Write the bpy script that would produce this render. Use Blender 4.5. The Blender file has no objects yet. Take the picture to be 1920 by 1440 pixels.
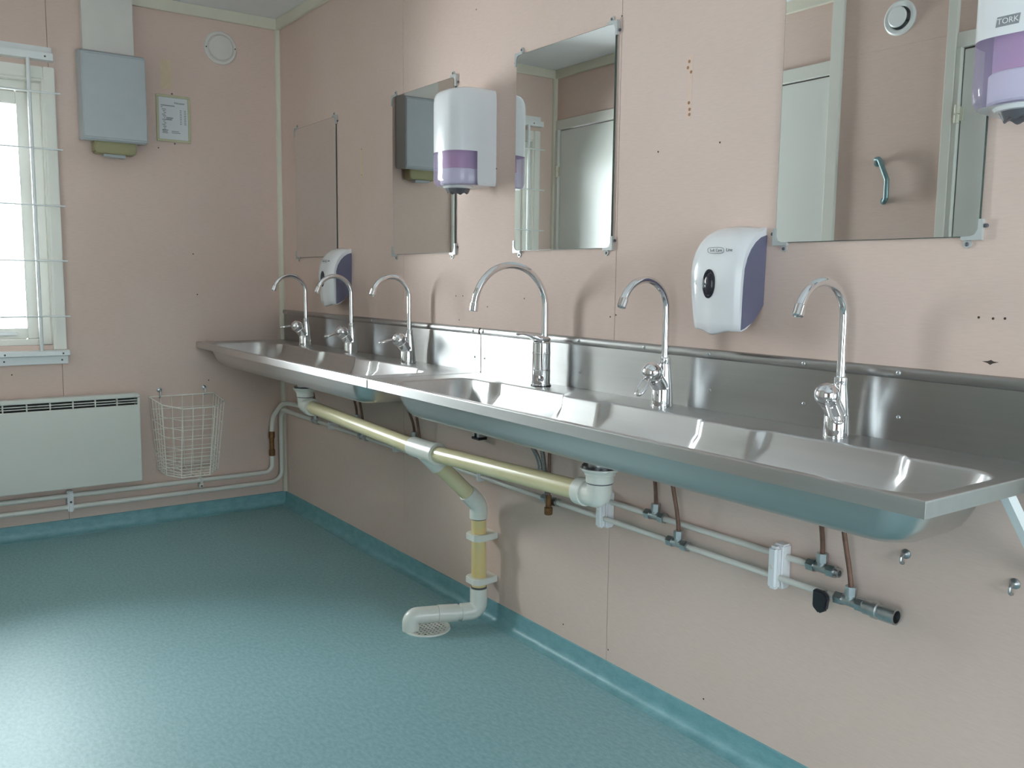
import bpy, bmesh, math, random
from math import sin, cos, pi, radians, sqrt, exp
from mathutils import Vector, Matrix, noise as mnoise

random.seed(7)
sc = bpy.context.scene
COL = sc.collection

# ------------------------------------------------------------------ camera
CAM = Vector((4.2827, -1.6481, 1.1477))
YAW, PIT, ROL, FPX = radians(144.575), radians(-6.7253), radians(0.6866), 1678.24
F = Vector((cos(YAW)*cos(PIT), sin(YAW)*cos(PIT), sin(PIT)))
R0 = Vector((sin(YAW), -cos(YAW), 0)); U0 = R0.cross(F)
RV = R0*cos(ROL) + U0*sin(ROL); UV = U0*cos(ROL) - R0*sin(ROL)
cd = bpy.data.cameras.new('camera'); cam = bpy.data.objects.new('camera', cd); COL.objects.link(cam)
cd.sensor_fit = 'HORIZONTAL'; cd.sensor_width = 36.0; cd.lens = 36.0*FPX/1920.0
cd.clip_start = 0.01
cam.matrix_world = Matrix(((RV.x, UV.x, -F.x, CAM.x), (RV.y, UV.y, -F.y, CAM.y), (RV.z, UV.z, -F.z, CAM.z), (0, 0, 0, 1)))
sc.camera = cam

# ------------------------------------------------------------------ sky, daylight, exposure
w = bpy.data.worlds.new('overcast_sky'); sc.world = w; w.use_nodes = True
bg = w.node_tree.nodes['Background']; bg.inputs[0].default_value = (0.86, 0.93, 1.0, 1); bg.inputs[1].default_value = 4.0


def area(name, loc, direction, sx, sy, power, col):
    l = bpy.data.lights.new(name, 'AREA'); l.shape = 'RECTANGLE'; l.size = sx; l.size_y = sy
    l.energy = power; l.color = col
    o = bpy.data.objects.new(name, l); COL.objects.link(o); o.location = loc
    o.rotation_euler = Vector(direction).to_track_quat('-Z', 'Z').to_euler()
    return o


# daylight outside the barred window, and outside the opening on the side that whitens the free sink end
area('daylight_back_window_offscreen', (-0.24, -1.28, 1.45), (1, 0, 0), 2.0, 1.80, 560, (0.92, 0.96, 1.0))
area('daylight_end_window_offscreen', (6.18, -0.95, 1.15), (-1, 0, 0), 1.30, 1.80, 37, (0.78, 0.89, 1.0))

sc.view_settings.view_transform = 'Standard'; sc.view_settings.look = 'None'
sc.view_settings.gamma = 1.0; sc.view_settings.use_curve_mapping = False
sc.view_settings.exposure = 0.53
sc.cycles.use_denoising = True
sc.cycles.max_bounces = 14; sc.cycles.diffuse_bounces = 8; sc.cycles.glossy_bounces = 6; sc.cycles.transparent_max_bounces = 12
sc.cycles.caustics_reflective = False; sc.cycles.caustics_refractive = False
sc.cycles.sample_clamp_indirect = 6.0


# ------------------------------------------------------------------ materials
def lin(c):
    c = c/255.0
    return c/12.92 if c <= 0.04045 else ((c+0.055)/1.055)**2.4


def rgb(r, g, b): return (lin(r), lin(g), lin(b), 1)


def mat(name, col, rough=0.5, metal=0.0, spec=0.5, var=0.0, vscale=8.0, vstretch=(1, 1, 1), col2=None, bump=0.0, bscale=60.0, bstretch=None, rvar=0.0, coat=0.0, alpha=1.0, detail=4.0):
    m = bpy.data.materials.new(name); m.use_nodes = True
    nt = m.node_tree; p = nt.nodes['Principled BSDF']
    p.inputs['Base Color'].default_value = col; p.inputs['Roughness'].default_value = rough
    p.inputs['Metallic'].default_value = metal; p.inputs['Specular IOR Level'].default_value = spec
    p.inputs['Coat Weight'].default_value = coat; p.inputs['Coat Roughness'].default_value = 0.08
    p.inputs['Alpha'].default_value = alpha
    geo = nt.nodes.new('ShaderNodeNewGeometry')

    def noise(scale, stretch, det=detail):
        mp = nt.nodes.new('ShaderNodeMapping'); mp.inputs['Scale'].default_value = stretch
        nt.links.new(geo.outputs['Position'], mp.inputs['Vector'])
        n = nt.nodes.new('ShaderNodeTexNoise'); n.inputs['Scale'].default_value = scale; n.inputs['Detail'].default_value = det
        nt.links.new(mp.outputs['Vector'], n.inputs['Vector'])
        return n
    if var > 0 or col2:
        n = noise(vscale, vstretch)
        r = nt.nodes.new('ShaderNodeValToRGB')
        c2 = col2 if col2 else tuple(c*(1-var) for c in col[:3])+(1,)
        r.color_ramp.elements[0].color = c2; r.color_ramp.elements[0].position = 0.32
        r.color_ramp.elements[1].color = col; r.color_ramp.elements[1].position = 0.68
        nt.links.new(n.outputs['Fac'], r.inputs['Fac']); nt.links.new(r.outputs['Color'], p.inputs['Base Color'])
    if rvar > 0:
        n = noise(vscale*0.7, vstretch)
        mr = nt.nodes.new('ShaderNodeMapRange'); mr.inputs['To Min'].default_value = rough-rvar; mr.inputs['To Max'].default_value = rough+rvar
        nt.links.new(n.outputs['Fac'], mr.inputs['Value']); nt.links.new(mr.outputs['Result'], p.inputs['Roughness'])
    if bump > 0:
        n = noise(bscale, bstretch or (1, 1, 1), 2.0)
        b = nt.nodes.new('ShaderNodeBump'); b.inputs['Strength'].default_value = bump; b.inputs['Distance'].default_value = 0.002
        nt.links.new(n.outputs['Fac'], b.inputs['Height']); nt.links.new(b.outputs['Normal'], p.inputs['Normal'])
    return m


def two_scale(m, scale, stretch, amount):
    """multiply the base colour by a second, finer noise (grain in the printed pattern)"""
    nt = m.node_tree; p = nt.nodes['Principled BSDF']
    geo = nt.nodes.new('ShaderNodeNewGeometry'); mp = nt.nodes.new('ShaderNodeMapping'); mp.inputs['Scale'].default_value = stretch
    nt.links.new(geo.outputs['Position'], mp.inputs['Vector'])
    n = nt.nodes.new('ShaderNodeTexNoise'); n.inputs['Scale'].default_value = scale; n.inputs['Detail'].default_value = 3
    nt.links.new(mp.outputs['Vector'], n.inputs['Vector'])
    mr = nt.nodes.new('ShaderNodeMapRange'); mr.inputs['From Min'].default_value = 0.3; mr.inputs['From Max'].default_value = 0.7
    mr.inputs['To Min'].default_value = 1-amount; mr.inputs['To Max'].default_value = 1+amount*0.6
    nt.links.new(n.outputs['Fac'], mr.inputs['Value'])
    mx = nt.nodes.new('ShaderNodeMix'); mx.data_type = 'RGBA'; mx.blend_type = 'MULTIPLY'; mx.inputs['Factor'].default_value = 1
    src = p.inputs['Base Color'].links[0].from_socket
    nt.links.new(src, mx.inputs['A']); nt.links.new(mr.outputs['Result'], mx.inputs['B'])
    nt.links.new(mx.outputs['Result'], p.inputs['Base Color'])
    return m


M = {}
M['wall'] = two_scale(mat('pink_wall_panel', rgb(213, 191, 181), 0.7, var=0.07, vscale=2.2, spec=0.12, col2=rgb(209, 186, 174), bump=0.05, bscale=90, bstretch=(1, 1, 3)), 70, (0.5, 0.5, 4), 0.035)
M['wall_gap'] = mat('panel_joint', rgb(120, 100, 90), 0.9, var=0.1, vscale=30)
M['ceiling'] = mat('ceiling_board', rgb(228, 228, 230), 0.7, var=0.03, vscale=12)
M['trim'] = mat('cream_trim', rgb(210, 206, 190), 0.45, var=0.04, vscale=9)
M['floor'] = two_scale(mat('teal_vinyl_floor', rgb(146, 180, 184), 0.48, spec=0.30, col2=rgb(126, 163, 167), vscale=55, vstretch=(1, 1.9, 1), bump=0.04, bscale=220, rvar=0.03, detail=6), 260, (1.0, 2.2, 1), 0.10)
M['skirt'] = two_scale(mat('teal_vinyl_skirting', rgb(122, 166, 172), 0.45, col2=rgb(106, 152, 158), vscale=40, vstretch=(0.5, 0.5, 1)), 220, (0.5, 0.5, 2), 0.08)
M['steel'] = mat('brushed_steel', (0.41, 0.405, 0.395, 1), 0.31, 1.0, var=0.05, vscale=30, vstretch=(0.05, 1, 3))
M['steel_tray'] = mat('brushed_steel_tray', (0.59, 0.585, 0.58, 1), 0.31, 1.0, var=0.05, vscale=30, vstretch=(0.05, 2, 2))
for k_ in ('steel', 'steel_tray'):      # brushing runs along the sinks, so reflections spread across it
    nt_ = M[k_].node_tree; p_ = nt_.nodes['Principled BSDF']; p_.inputs['Anisotropic'].default_value = 0.72
    cx_ = nt_.nodes.new('ShaderNodeCombineXYZ'); cx_.inputs[1].default_value = 0.7; cx_.inputs[2].default_value = 0.7
    nt_.links.new(cx_.outputs[0], p_.inputs['Tangent'])
M['chrome'] = mat('chrome', (0.82, 0.82, 0.83, 1), 0.06, 1.0, var=0.03, vscale=20)
M['zinc'] = mat('zinc_plated', (0.55, 0.57, 0.58, 1), 0.32, 1.0, var=0.2, vscale=60)
M['mirror'] = mat('mirror_silver', (0.84, 0.86, 0.85, 1), 0.012, 1.0, var=0.01, vscale=2)
M['mirror_edge'] = mat('mirror_edge_glass', rgb(70, 84, 78), 0.2, var=0.1, vscale=20)
M['clip'] = mat('clear_plastic_clip', rgb(184, 186, 184), 0.25, var=0.05, vscale=40)
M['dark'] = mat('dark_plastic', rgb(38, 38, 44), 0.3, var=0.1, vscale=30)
M['hole'] = mat('dark_screw_hole', rgb(66, 54, 48), 0.8, var=0.2, vscale=60)
M['rust'] = mat('rusty_mark', rgb(164, 120, 88), 0.8, var=0.3, vscale=80)
M['glue'] = mat('yellow_glue_mark', rgb(213, 192, 162), 0.6, var=0.08, vscale=30)
M['glue2'] = mat('pale_orange_glue_mark', rgb(216, 188, 172), 0.6, var=0.05, vscale=30)
M['white'] = mat('white_plastic', rgb(228, 228, 230), 0.22, var=0.02, vscale=10, coat=0.2)
M['white_paint'] = mat('white_painted_metal', rgb(226, 229, 229), 0.35, var=0.03, vscale=20)
M['offwhite'] = mat('off_white_enamel', rgb(212, 212, 205), 0.4, var=0.03, vscale=6)
M['pipe_white'] = mat('white_painted_pipe', rgb(220, 217, 210), 0.32, var=0.05, vscale=14)
M['waste_white'] = mat('white_waste_fitting', rgb(222, 222, 214), 0.28, var=0.04, vscale=20)
M['cream'] = mat('cream_waste_pipe', rgb(222, 212, 174), 0.25, var=0.06, vscale=10, col2=rgb(214, 203, 160))
M['yellowed'] = mat('yellowed_waste_pipe', rgb(226, 196, 132), 0.3, col2=rgb(214, 200, 150), vscale=16, vstretch=(1, 1, 2))
M['copper'] = mat('brown_copper_tube', rgb(124, 92, 78), 0.5, 0.25, var=0.25, vscale=70)
M['brass'] = mat('aged_brass', rgb(132, 96, 60), 0.45, 0.6, var=0.4, vscale=90)
M['braid'] = mat('braided_hose', rgb(150, 150, 150), 0.4, 0.7, var=0.4, vscale=300)
M['greybox'] = mat('grey_sheet_metal', rgb(172, 178, 182), 0.38, var=0.03, vscale=20, spec=0.4)
M['olive'] = mat('olive_plastic', rgb(148, 142, 104), 0.5, var=0.05, vscale=30)
M['duct'] = mat('cable_duct_plastic', rgb(212, 208, 202), 0.5, var=0.03, vscale=15)
M['paper'] = mat('paper_sheet', rgb(212, 214, 216), 0.7, var=0.02, vscale=40)
M['ink'] = mat('print_ink', rgb(64, 64, 68), 0.7, var=0.1, vscale=60)
M['ink_soft'] = mat('faded_print', rgb(140, 142, 146), 0.7, var=0.1, vscale=60)
M['plaque'] = mat('plaque_frame_plastic', rgb(186, 184, 152), 0.4, var=0.04, vscale=30)
M['purple'] = mat('violet_side_plastic', rgb(108, 107, 130), 0.45, var=0.03, vscale=20)
M['button'] = mat('smoked_button_plastic', rgb(44, 44, 52), 0.12, var=0.1, vscale=30)
M['lilac'] = mat('lilac_window_plastic', rgb(188, 170, 208), 0.08, var=0.02, vscale=8, alpha=0.40)
M['pinkcore'] = mat('pink_inner_wall', rgb(206, 146, 184), 0.6, col2=rgb(176, 146, 184), vscale=14)
M['tissue'] = mat('white_tissue_roll', rgb(236, 236, 244), 0.9, var=0.03, vscale=40)
M['spout'] = mat('dark_grey_outlet', rgb(92, 92, 98), 0.35, var=0.15, vscale=50)
M['door'] = mat('white_door_leaf', rgb(218, 219, 214), 0.30, var=0.02, vscale=4)
M['frame'] = mat('pale_door_frame', rgb(212, 211, 203), 0.4, var=0.03, vscale=8)
M['wire'] = mat('white_coated_wire', rgb(240, 236, 226), 0.4, var=0.03, vscale=40)
M['sash'] = mat('window_paint', rgb(226, 224, 216), 0.4, var=0.03, vscale=12)
M['slot_shade'] = mat('dark_slot_shade', rgb(52, 52, 50), 0.6, var=0.1, vscale=20)  # near-black colour stands in for shade inside the heater
M['tealmetal'] = mat('grey_teal_handle', rgb(120, 146, 150), 0.3, 0.5, var=0.2, vscale=40)
gl = bpy.data.materials.new('window_glass'); gl.use_nodes = True; nt = gl.node_tree; nt.nodes.remove(nt.nodes['Principled BSDF'])
tr = nt.nodes.new('ShaderNodeBsdfTransparent'); gs = nt.nodes.new('ShaderNodeBsdfGlossy'); gs.inputs['Roughness'].default_value = 0.02
tr.inputs[0].default_value = (0.95, 0.98, 0.97, 1)
fr = nt.nodes.new('ShaderNodeFresnel'); fr.inputs[0].default_value = 1.45; mx = nt.nodes.new('ShaderNodeMixShader')
nt.links.new(fr.outputs[0], mx.inputs[0]); nt.links.new(tr.outputs[0], mx.inputs[1]); nt.links.new(gs.outputs[0], mx.inputs[2])
nt.links.new(mx.outputs[0], nt.nodes['Material Output'].inputs[0]); M['glass'] = gl


# ------------------------------------------------------------------ mesh helpers (all in world metres)
def fillet(pts, r, n=6):
    """polyline with its inner corners rounded by radius r"""
    pts = [Vector(p) for p in pts]; out = [pts[0]]
    for i in range(1, len(pts)-1):
        a, b, c = pts[i-1], pts[i], pts[i+1]
        u = (a-b).normalized(); v = (c-b).normalized(); ang = u.angle(v)
        if ang > pi-0.02: out.append(b); continue
        d = min(r/math.tan(ang/2), (a-b).length*0.48, (c-b).length*0.48); rr = d*math.tan(ang/2)
        cen = b+(u+v).normalized()*(rr/sin(ang/2)); p0 = b+u*d-cen; p1 = b+v*d-cen
        tot = p0.angle(p1); ax = p0.cross(p1).normalized()
        for k in range(n+1): out.append(cen+Matrix.Rotation(tot*k/n, 3, ax) @ p0)
    out.append(pts[-1]); return out


class B:
    def __init__(s): s.bm = bmesh.new()

    def box(s, x0, x1, y0, y1, z0, z1, bev=0.0, seg=2):
        x0, x1 = min(x0, x1), max(x0, x1); y0, y1 = min(y0, y1), max(y0, y1); z0, z1 = min(z0, z1), max(z0, z1)
        r = bmesh.ops.create_cube(s.bm, size=1.0)
        for v in r['verts']: v.co = Vector(((x0+x1)/2+v.co.x*(x1-x0), (y0+y1)/2+v.co.y*(y1-y0), (z0+z1)/2+v.co.z*(z1-z0)))
        if bev > 0:
            es = list({e for v in r['verts'] for e in v.link_edges})
            bmesh.ops.bevel(s.bm, geom=es, offset=bev, segments=seg, affect='EDGES', clamp_overlap=True)
        return s

    def tube(s, path, r, n=12, cap=True, closed=False):
        path = [Vector(p) for p in path]; m = len(path)
        rs = r if isinstance(r, (list, tuple)) else [r]*m
        rings = []; nrm = None
        for i in range(m):
            if closed: t = (path[(i+1) % m]-path[i-1])
            else: t = (path[min(i+1, m-1)]-path[max(i-1, 0)])
            t.normalize()
            if nrm is None:
                nrm = t.orthogonal().normalized()
            else:
                nrm = (nrm-t*nrm.dot(t)).normalized()
            bn = t.cross(nrm)
            rings.append([s.bm.verts.new(path[i]+(nrm*cos(2*pi*k/n)+bn*sin(2*pi*k/n))*rs[i]) for k in range(n)])
        cnt = m if closed else m-1
        for i in range(cnt):
            a, b = rings[i], rings[(i+1) % m]
            for k in range(n): s.bm.faces.new((a[k], a[(k+1) % n], b[(k+1) % n], b[k]))
        if cap and not closed:
            s.bm.faces.new(list(reversed(rings[0]))); s.bm.faces.new(rings[-1])
        return s

    def lathe(s, prof, o, axis=(0, 0, 1), n=24, cap=True):
        """prof: list of (radius, distance along the axis)"""
        o = Vector(o); ax = Vector(axis).normalized(); u = ax.orthogonal().normalized(); v = ax.cross(u)
        rings = []
        for (r, h) in prof:
            if r < 1e-6: rings.append([s.bm.verts.new(o+ax*h)])
            else: rings.append([s.bm.verts.new(o+ax*h+(u*cos(2*pi*k/n)+v*sin(2*pi*k/n))*r) for k in range(n)])
        for a, b in zip(rings, rings[1:]):
            if len(a) == 1 and len(b) == 1: continue
            for k in range(n):
                k2 = (k+1) % n
                if len(a) == 1: s.bm.faces.new((a[0], b[k2], b[k]))
                elif len(b) == 1: s.bm.faces.new((a[k], a[k2], b[0]))
                else: s.bm.faces.new((a[k], a[k2], b[k2], b[k]))
        if cap and len(rings[0]) > 1: s.bm.faces.new(list(reversed(rings[0])))
        if cap and len(rings[-1]) > 1: s.bm.faces.new(rings[-1])
        return s

    def prism(s, pts, axis, a0, a1, bev=0.0):
        """pts: 2d outline in the two other axes (in x,y,z order)"""
        def P(p, a):
            return Vector((a, p[0], p[1])) if axis == 'x' else Vector((p[0], a, p[1])) if axis == 'y' else Vector((p[0], p[1], a))
        A = [s.bm.verts.new(P(p, a0)) for p in pts]; C = [s.bm.verts.new(P(p, a1)) for p in pts]; n = len(pts)
        for k in range(n): s.bm.faces.new((A[k], A[(k+1) % n], C[(k+1) % n], C[k]))
        s.bm.faces.new(list(reversed(A))); s.bm.faces.new(C)
        if bev > 0:
            es = list({e for v in A+C for e in v.link_edges})
            bmesh.ops.bevel(s.bm, geom=es, offset=bev, segments=2, affect='EDGES', clamp_overlap=True)
        return s

    def sphere(s, c, r, seg=20, ring=12, scale=(1, 1, 1)):
        q = bmesh.ops.create_uvsphere(s.bm, u_segments=seg, v_segments=ring, radius=r)
        for v in q['verts']: v.co = Vector((v.co.x*scale[0], v.co.y*scale[1], v.co.z*scale[2]))+Vector(c)
        return s

    def loops(s, loops, close_first=False, close_last=True):
        rs = [[s.bm.verts.new(p) for p in l] for l in loops]; n = len(rs[0])
        for a, b in zip(rs, rs[1:]):
            for k in range(n): s.bm.faces.new((a[k], a[(k+1) % n], b[(k+1) % n], b[k]))
        if close_first: s.bm.faces.new(list(reversed(rs[0])))
        if close_last: s.bm.faces.new(rs[-1])
        return s


def wloc(o):
    v = Vector((0, 0, 0))
    while o is not None: v = v+o.location; o = o.parent
    return v


def put(name, b, m, parent=None, ang=32, local=False, fix=True):
    """link the collected shape as ONE mesh object; coordinates are world metres unless local"""
    bm = b.bm
    if fix: bmesh.ops.recalc_face_normals(bm, faces=bm.faces)
    me = bpy.data.meshes.new(name)
    o = bpy.data.objects.new(name, me)
    if parent is not None:
        o.parent = parent
        if not local: bmesh.ops.translate(bm, verts=bm.verts, vec=-wloc(parent))
    else:
        xs = [v.co for v in bm.verts]
        c = Vector(((min(v.x for v in xs)+max(v.x for v in xs))/2, (min(v.y for v in xs)+max(v.y for v in xs))/2, min(v.z for v in xs)))
        bmesh.ops.translate(bm, verts=bm.verts, vec=-c); o.location = c
    bm.to_mesh(me); bm.free()
    me.polygons.foreach_set('use_smooth', [True]*len(me.polygons))
    me.set_sharp_from_angle(angle=radians(ang))
    me.materials.append(M[m] if isinstance(m, str) else m)
    COL.objects.link(o)
    return o


def tag(o, label, cat, group=None):
    o['label'] = label; o['category'] = cat
    if group: o['group'] = group
    return o


def thing(name, loc, label, cat, group=None):
    o = bpy.data.objects.new(name, None); o.empty_display_size = 0.05; COL.objects.link(o); o.location = loc
    return tag(o, label, cat, group)


def struct(name, b, m, label=None, ang=32):
    o = put(name, b, m, None, ang); o['kind'] = 'structure'
    if label: o['label'] = label
    return o


def sempty(name, loc, label=None):
    o = bpy.data.objects.new(name, None); o.empty_display_size = 0.05; COL.objects.link(o); o.location = loc; o['kind'] = 'structure'
    if label: o['label'] = label
    return o


def share(name, src, parent, loc):
    """another object on the same mesh, placed at a world position under a parent"""
    o = bpy.data.objects.new(name, src.data); o.parent = parent; o.location = Vector(loc)-wloc(parent); COL.objects.link(o)
    o.rotation_euler = src.rotation_euler
    return o


def copy_tree(o, parent=None):
    c = o.copy(); COL.objects.link(c); c.parent = parent
    for ch in o.children: copy_tree(ch, c)
    return c


def text_mesh(body, size, thick, shear=0.0):
    cu = bpy.data.curves.new('lettering', 'FONT'); cu.body = body; cu.size = size; cu.extrude = thick; cu.shear = shear
    cu.align_x = 'CENTER'; cu.align_y = 'CENTER'; cu.resolution_u = 3
    to = bpy.data.objects.new('lettering', cu); COL.objects.link(to)
    dg = bpy.context.evaluated_depsgraph_get(); me = bpy.data.meshes.new_from_object(to.evaluated_get(dg))
    bpy.data.objects.remove(to); bpy.data.curves.remove(cu)
    return me


def put_text(name, body, size, m, parent, origin, right, up, thick=0.0004, shear=0.0):
    me = text_mesh(body, size, thick, shear)
    right = Vector(right).normalized(); up = Vector(up).normalized(); nn = right.cross(up)
    T = Matrix(((right.x, up.x, nn.x, origin[0]), (right.y, up.y, nn.y, origin[1]), (right.z, up.z, nn.z, origin[2]), (0, 0, 0, 1)))
    me.transform(Matrix.Translation(-wloc(parent)) @ T)
    me.materials.clear(); me.materials.append(M[m])
    o = bpy.data.objects.new(name, me); o.parent = parent; COL.objects.link(o); return o


# ------------------------------------------------------------------ room shell
CEIL, YO, XE, XS, YL = 2.358, -1.70, 6.0, 3.44, -3.2     # ceiling, opposite wall, end wall, lobby corner, lobby back wall


def slab_cells(b, axis, p0, p1, u0, u1, v0, v1, holes):
    us = sorted({u0, u1, *[h[0] for h in holes], *[h[1] for h in holes]}); vs = sorted({v0, v1, *[h[2] for h in holes], *[h[3] for h in holes]})
    for i in range(len(us)-1):
        for j in range(len(vs)-1):
            cu, cv = (us[i]+us[i+1])/2, (vs[j]+vs[j+1])/2
            if any(h[0] < cu < h[1] and h[2] < cv < h[3] for h in holes): continue
            if axis == 'x': b.box(p0, p1, us[i], us[i+1], vs[j], vs[j+1])
            else: b.box(us[i], us[i+1], p0, p1, vs[j], vs[j+1])
    return b


DC, DQ = (1.815, -0.225), 0.15                          # floor drain: centre, half side of the patch around it
fb_ = B()
for (a, c, e, g_) in ((-0.1, DC[0]-DQ, YL-0.1, 0.1), (DC[0]+DQ, XE+0.1, YL-0.1, 0.1), (DC[0]-DQ, DC[0]+DQ, YL-0.1, DC[1]-DQ), (DC[0]-DQ, DC[0]+DQ, DC[1]+DQ, 0.1)):
    fb_.box(a, c, e, g_, -0.08, 0.0)
sq, ci = [], []
for k_ in range(48):
    t_ = 2*pi*(k_+0.5)/48; m_ = DQ/max(abs(cos(t_)), abs(sin(t_)))
    if k_ % 12 == 5: t_ = pi/4+pi/2*(k_//12); m_ = DQ*sqrt(2)
    sq.append((DC[0]+m_*cos(t_), DC[1]+m_*sin(t_))); ci.append((DC[0]+0.066*cos(t_), DC[1]+0.066*sin(t_)))
fb_.loops([[Vector((x, y, z)) for x, y in r_] for r_, z in ((sq, -0.08), (sq, 0.0), (ci, 0.0), (ci, -0.08), (sq, -0.08))], close_last=False)
struct('floor', fb_, 'floor', 'speckled teal vinyl floor')
struct('ceiling', B().box(-0.1, XE+0.1, YL-0.1, 0.1, CEIL, CEIL+0.08), 'ceiling', 'pale grey ceiling')

PT = 0.008   # panel thickness, the joints between the panels are open grooves


def panels(wall, axis, face, side, cells):
    """wall panels as parts; 'side' is the direction of the room"""
    for (u0, u1, v0, v1) in cells:
        b = B()
        if axis == 'y': b.box(u0, u1, face, face-side*PT, v0, v1, 0.0008, 1)
        else: b.box(face, face-side*PT, u0, u1, v0, v1, 0.0008, 1)
        put('panel', b, 'wall', wall)


# wall with the sinks: y = 0
wr = struct('wall_right', B().box(-0.1, XE+0.1, PT, 0.1, 0, CEIL), 'wall_gap', 'pink panelled wall behind the steel sinks')
seams = [0.0, 0.046, 1.246, 2.446, 3.646, 4.846, XE]
panels(wr, 'y', 0.0, -1, [(a+0.0006, c-0.0006, 0.0, CEIL) for a, c in zip(seams, seams[1:])])
# back wall with the window: x = 0
WH = (-1.545, -1.015, 0.84, 1.96)
wb = struct('wall_back', slab_cells(B(), 'x', -0.11, -PT, YO-0.1, 0.0, 0, CEIL, [WH]), 'wall_gap', 'pink panelled wall around the barred window')
panels(wb, 'x', 0.0, 1, [(-0.9985, 0.0, 0, CEIL), (YO, -0.9997, 0, WH[2]), (YO, -0.9997, WH[3], CEIL), (YO, WH[0], WH[2], WH[3]), (WH[1], -0.9997, WH[2], WH[3])])
# opposite wall, seen in the mirrors: y = YO, up to the lobby
D1, D2, D3 = (0.045, 0.885), (1.045, 1.885), (2.445, 3.285)
dh = 2.015
VH = (2.183-0.046, 2.183+0.046, 2.177-0.046, 2.177+0.046)      # vent opening
wl = struct('wall_left', slab_cells(B(), 'y', YO-0.10, YO-PT, -0.1, XS, 0, CEIL, [(a, c, 0, dh) for a, c in (D1, D2, D3)]+[VH]), 'wall_gap', 'pink panelled wall with three white doors')
put('panel', slab_cells(B(), 'y', YO-PT, YO, 0.0, XS, 2.07, CEIL, [VH]), 'wall', wl)
panels(wl, 'y', YO, 1, [(0.94, 1.0, 0, 2.07), (1.93, 2.40, 0, 2.07), (3.335, XS, 0, 2.07)])
# lobby the camera looks out of: side wall, rear wall, end wall
wc = struct('wall_lobby', B().box(XS-0.1, XS, YL-0.1, YO-0.10, 0, CEIL), 'wall', 'pink side wall of the lobby')
LW = (4.0, 5.5, 0.10, 2.05); EW = (-1.6, -0.3, 0.25, 2.05)  # lobby opening added, end opening stretched low, both to let daylight in
struct('wall_front', slab_cells(B(), 'y', YL-0.1, YL, XS, XE, 0, CEIL, [LW]), 'wall', 'pink lobby wall with an added wide window')
struct('wall_end', slab_cells(B(), 'x', XE, XE+0.1, YL, 0.0, 0, CEIL, [EW]), 'wall', 'pink end wall with a window')

# trims at the ceiling and in the corners
struct('trim_1', B().box(0.015, XE, -0.016, 0.0, 2.308, CEIL, 0.002, 1), 'trim', 'cream ceiling trim above the sinks')
struct('trim_2', B().box(0.0, 0.016, YO, 0.0, 2.308, CEIL, 0.002, 1), 'trim', 'cream ceiling trim above the barred window')
struct('trim_3', B().box(0.016, XS, YO, YO+0.016, 2.308, CEIL, 0.002, 1), 'trim', 'cream ceiling trim above the doors')


def quarter(cx, cy, sx, sy, r, z0, z1):
    pts = [(cx, cy)]+[(cx+sx*r*cos(t*pi/14), cy+sy*r*sin(t*pi/14)) for t in range(8)]
    return B().prism(pts, 'z', z0, z1)


struct('trim_4', quarter(0, 0, 1, -1, 0.019, 0.066, 2.309), 'trim', 'narrow cream corner trim beside the sink wall')
struct('trim_5', quarter(0, YO, 1, 1, 0.022, 0.066, 2.309), 'trim', 'narrow cream corner trim beside the hinged door')
struct('trim_6', B().box(1.885, 1.938, YO, YO+0.018, 0.0, 2.309, 0.002, 1), 'frame', 'full height cream post beside a door')
struct('trim_7', B().box(2.388, 2.425, YO, YO+0.018, 0.0, 2.309, 0.002, 1), 'frame', 'full height cream post beside a hinge')


def skirt_pts(s):      # cove skirting outline (distance from wall, height)
    return [(0, 0), (s*0.034, 0.0), (s*0.034, 0.0012), (s*0.020, 0.003), (s*0.011, 0.009), (s*0.006, 0.018), (s*0.0045, 0.030), (s*0.004, 0.064), (0, 0.066)]


struct('baseboard_right', B().prism(skirt_pts(-1), 'x', 0.0, XE), 'skirt', 'teal coved skirting below the sinks', 60)
struct('baseboard_back', B().prism(skirt_pts(1), 'y', YO, 0.0), 'skirt', 'teal coved skirting below the radiator', 60)
for n, (a, c) in enumerate(((0.94, 1.0), (1.94, 2.385), (3.335, XS))):
    struct('baseboard_left_%d' % (n+1), B().prism([(YO+p[0], p[1]) for p in skirt_pts(1)], 'x', a, c), 'skirt', 'short teal skirting between doors', 60)

# unseen white door, added so the free steel sink end reflects something bright
d = sempty('door_4', (4.13, 0, 0), 'unseen white door added to brighten the free sink end')
put('door_leaf', B().box(3.72, 4.54, -0.014, 0.0, 0.07, 2.01, 0.002, 1), 'door', d)
put('door_head', B().box(3.66, 4.60, -0.022, 0.0, 2.012, 2.07, 0.002, 1), 'frame', d)
for a, c in ((3.66, 3.717), (4.543, 4.60)): put('door_jamb', B().box(a, c, -0.022, 0.0, 0.067, 2.011, 0.002, 1), 'frame', d)
hd_ = put('door_handle', B().tube(fillet([(4.47, -0.012, 1.02), (4.47, -0.06, 1.02), (4.36, -0.06, 1.02)], 0.015), 0.009), 'zinc', d)
put('handle_plate', B().box(4.45, 4.49, -0.018, -0.012, 0.93, 1.09, 0.002, 1), 'zinc', hd_)
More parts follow.
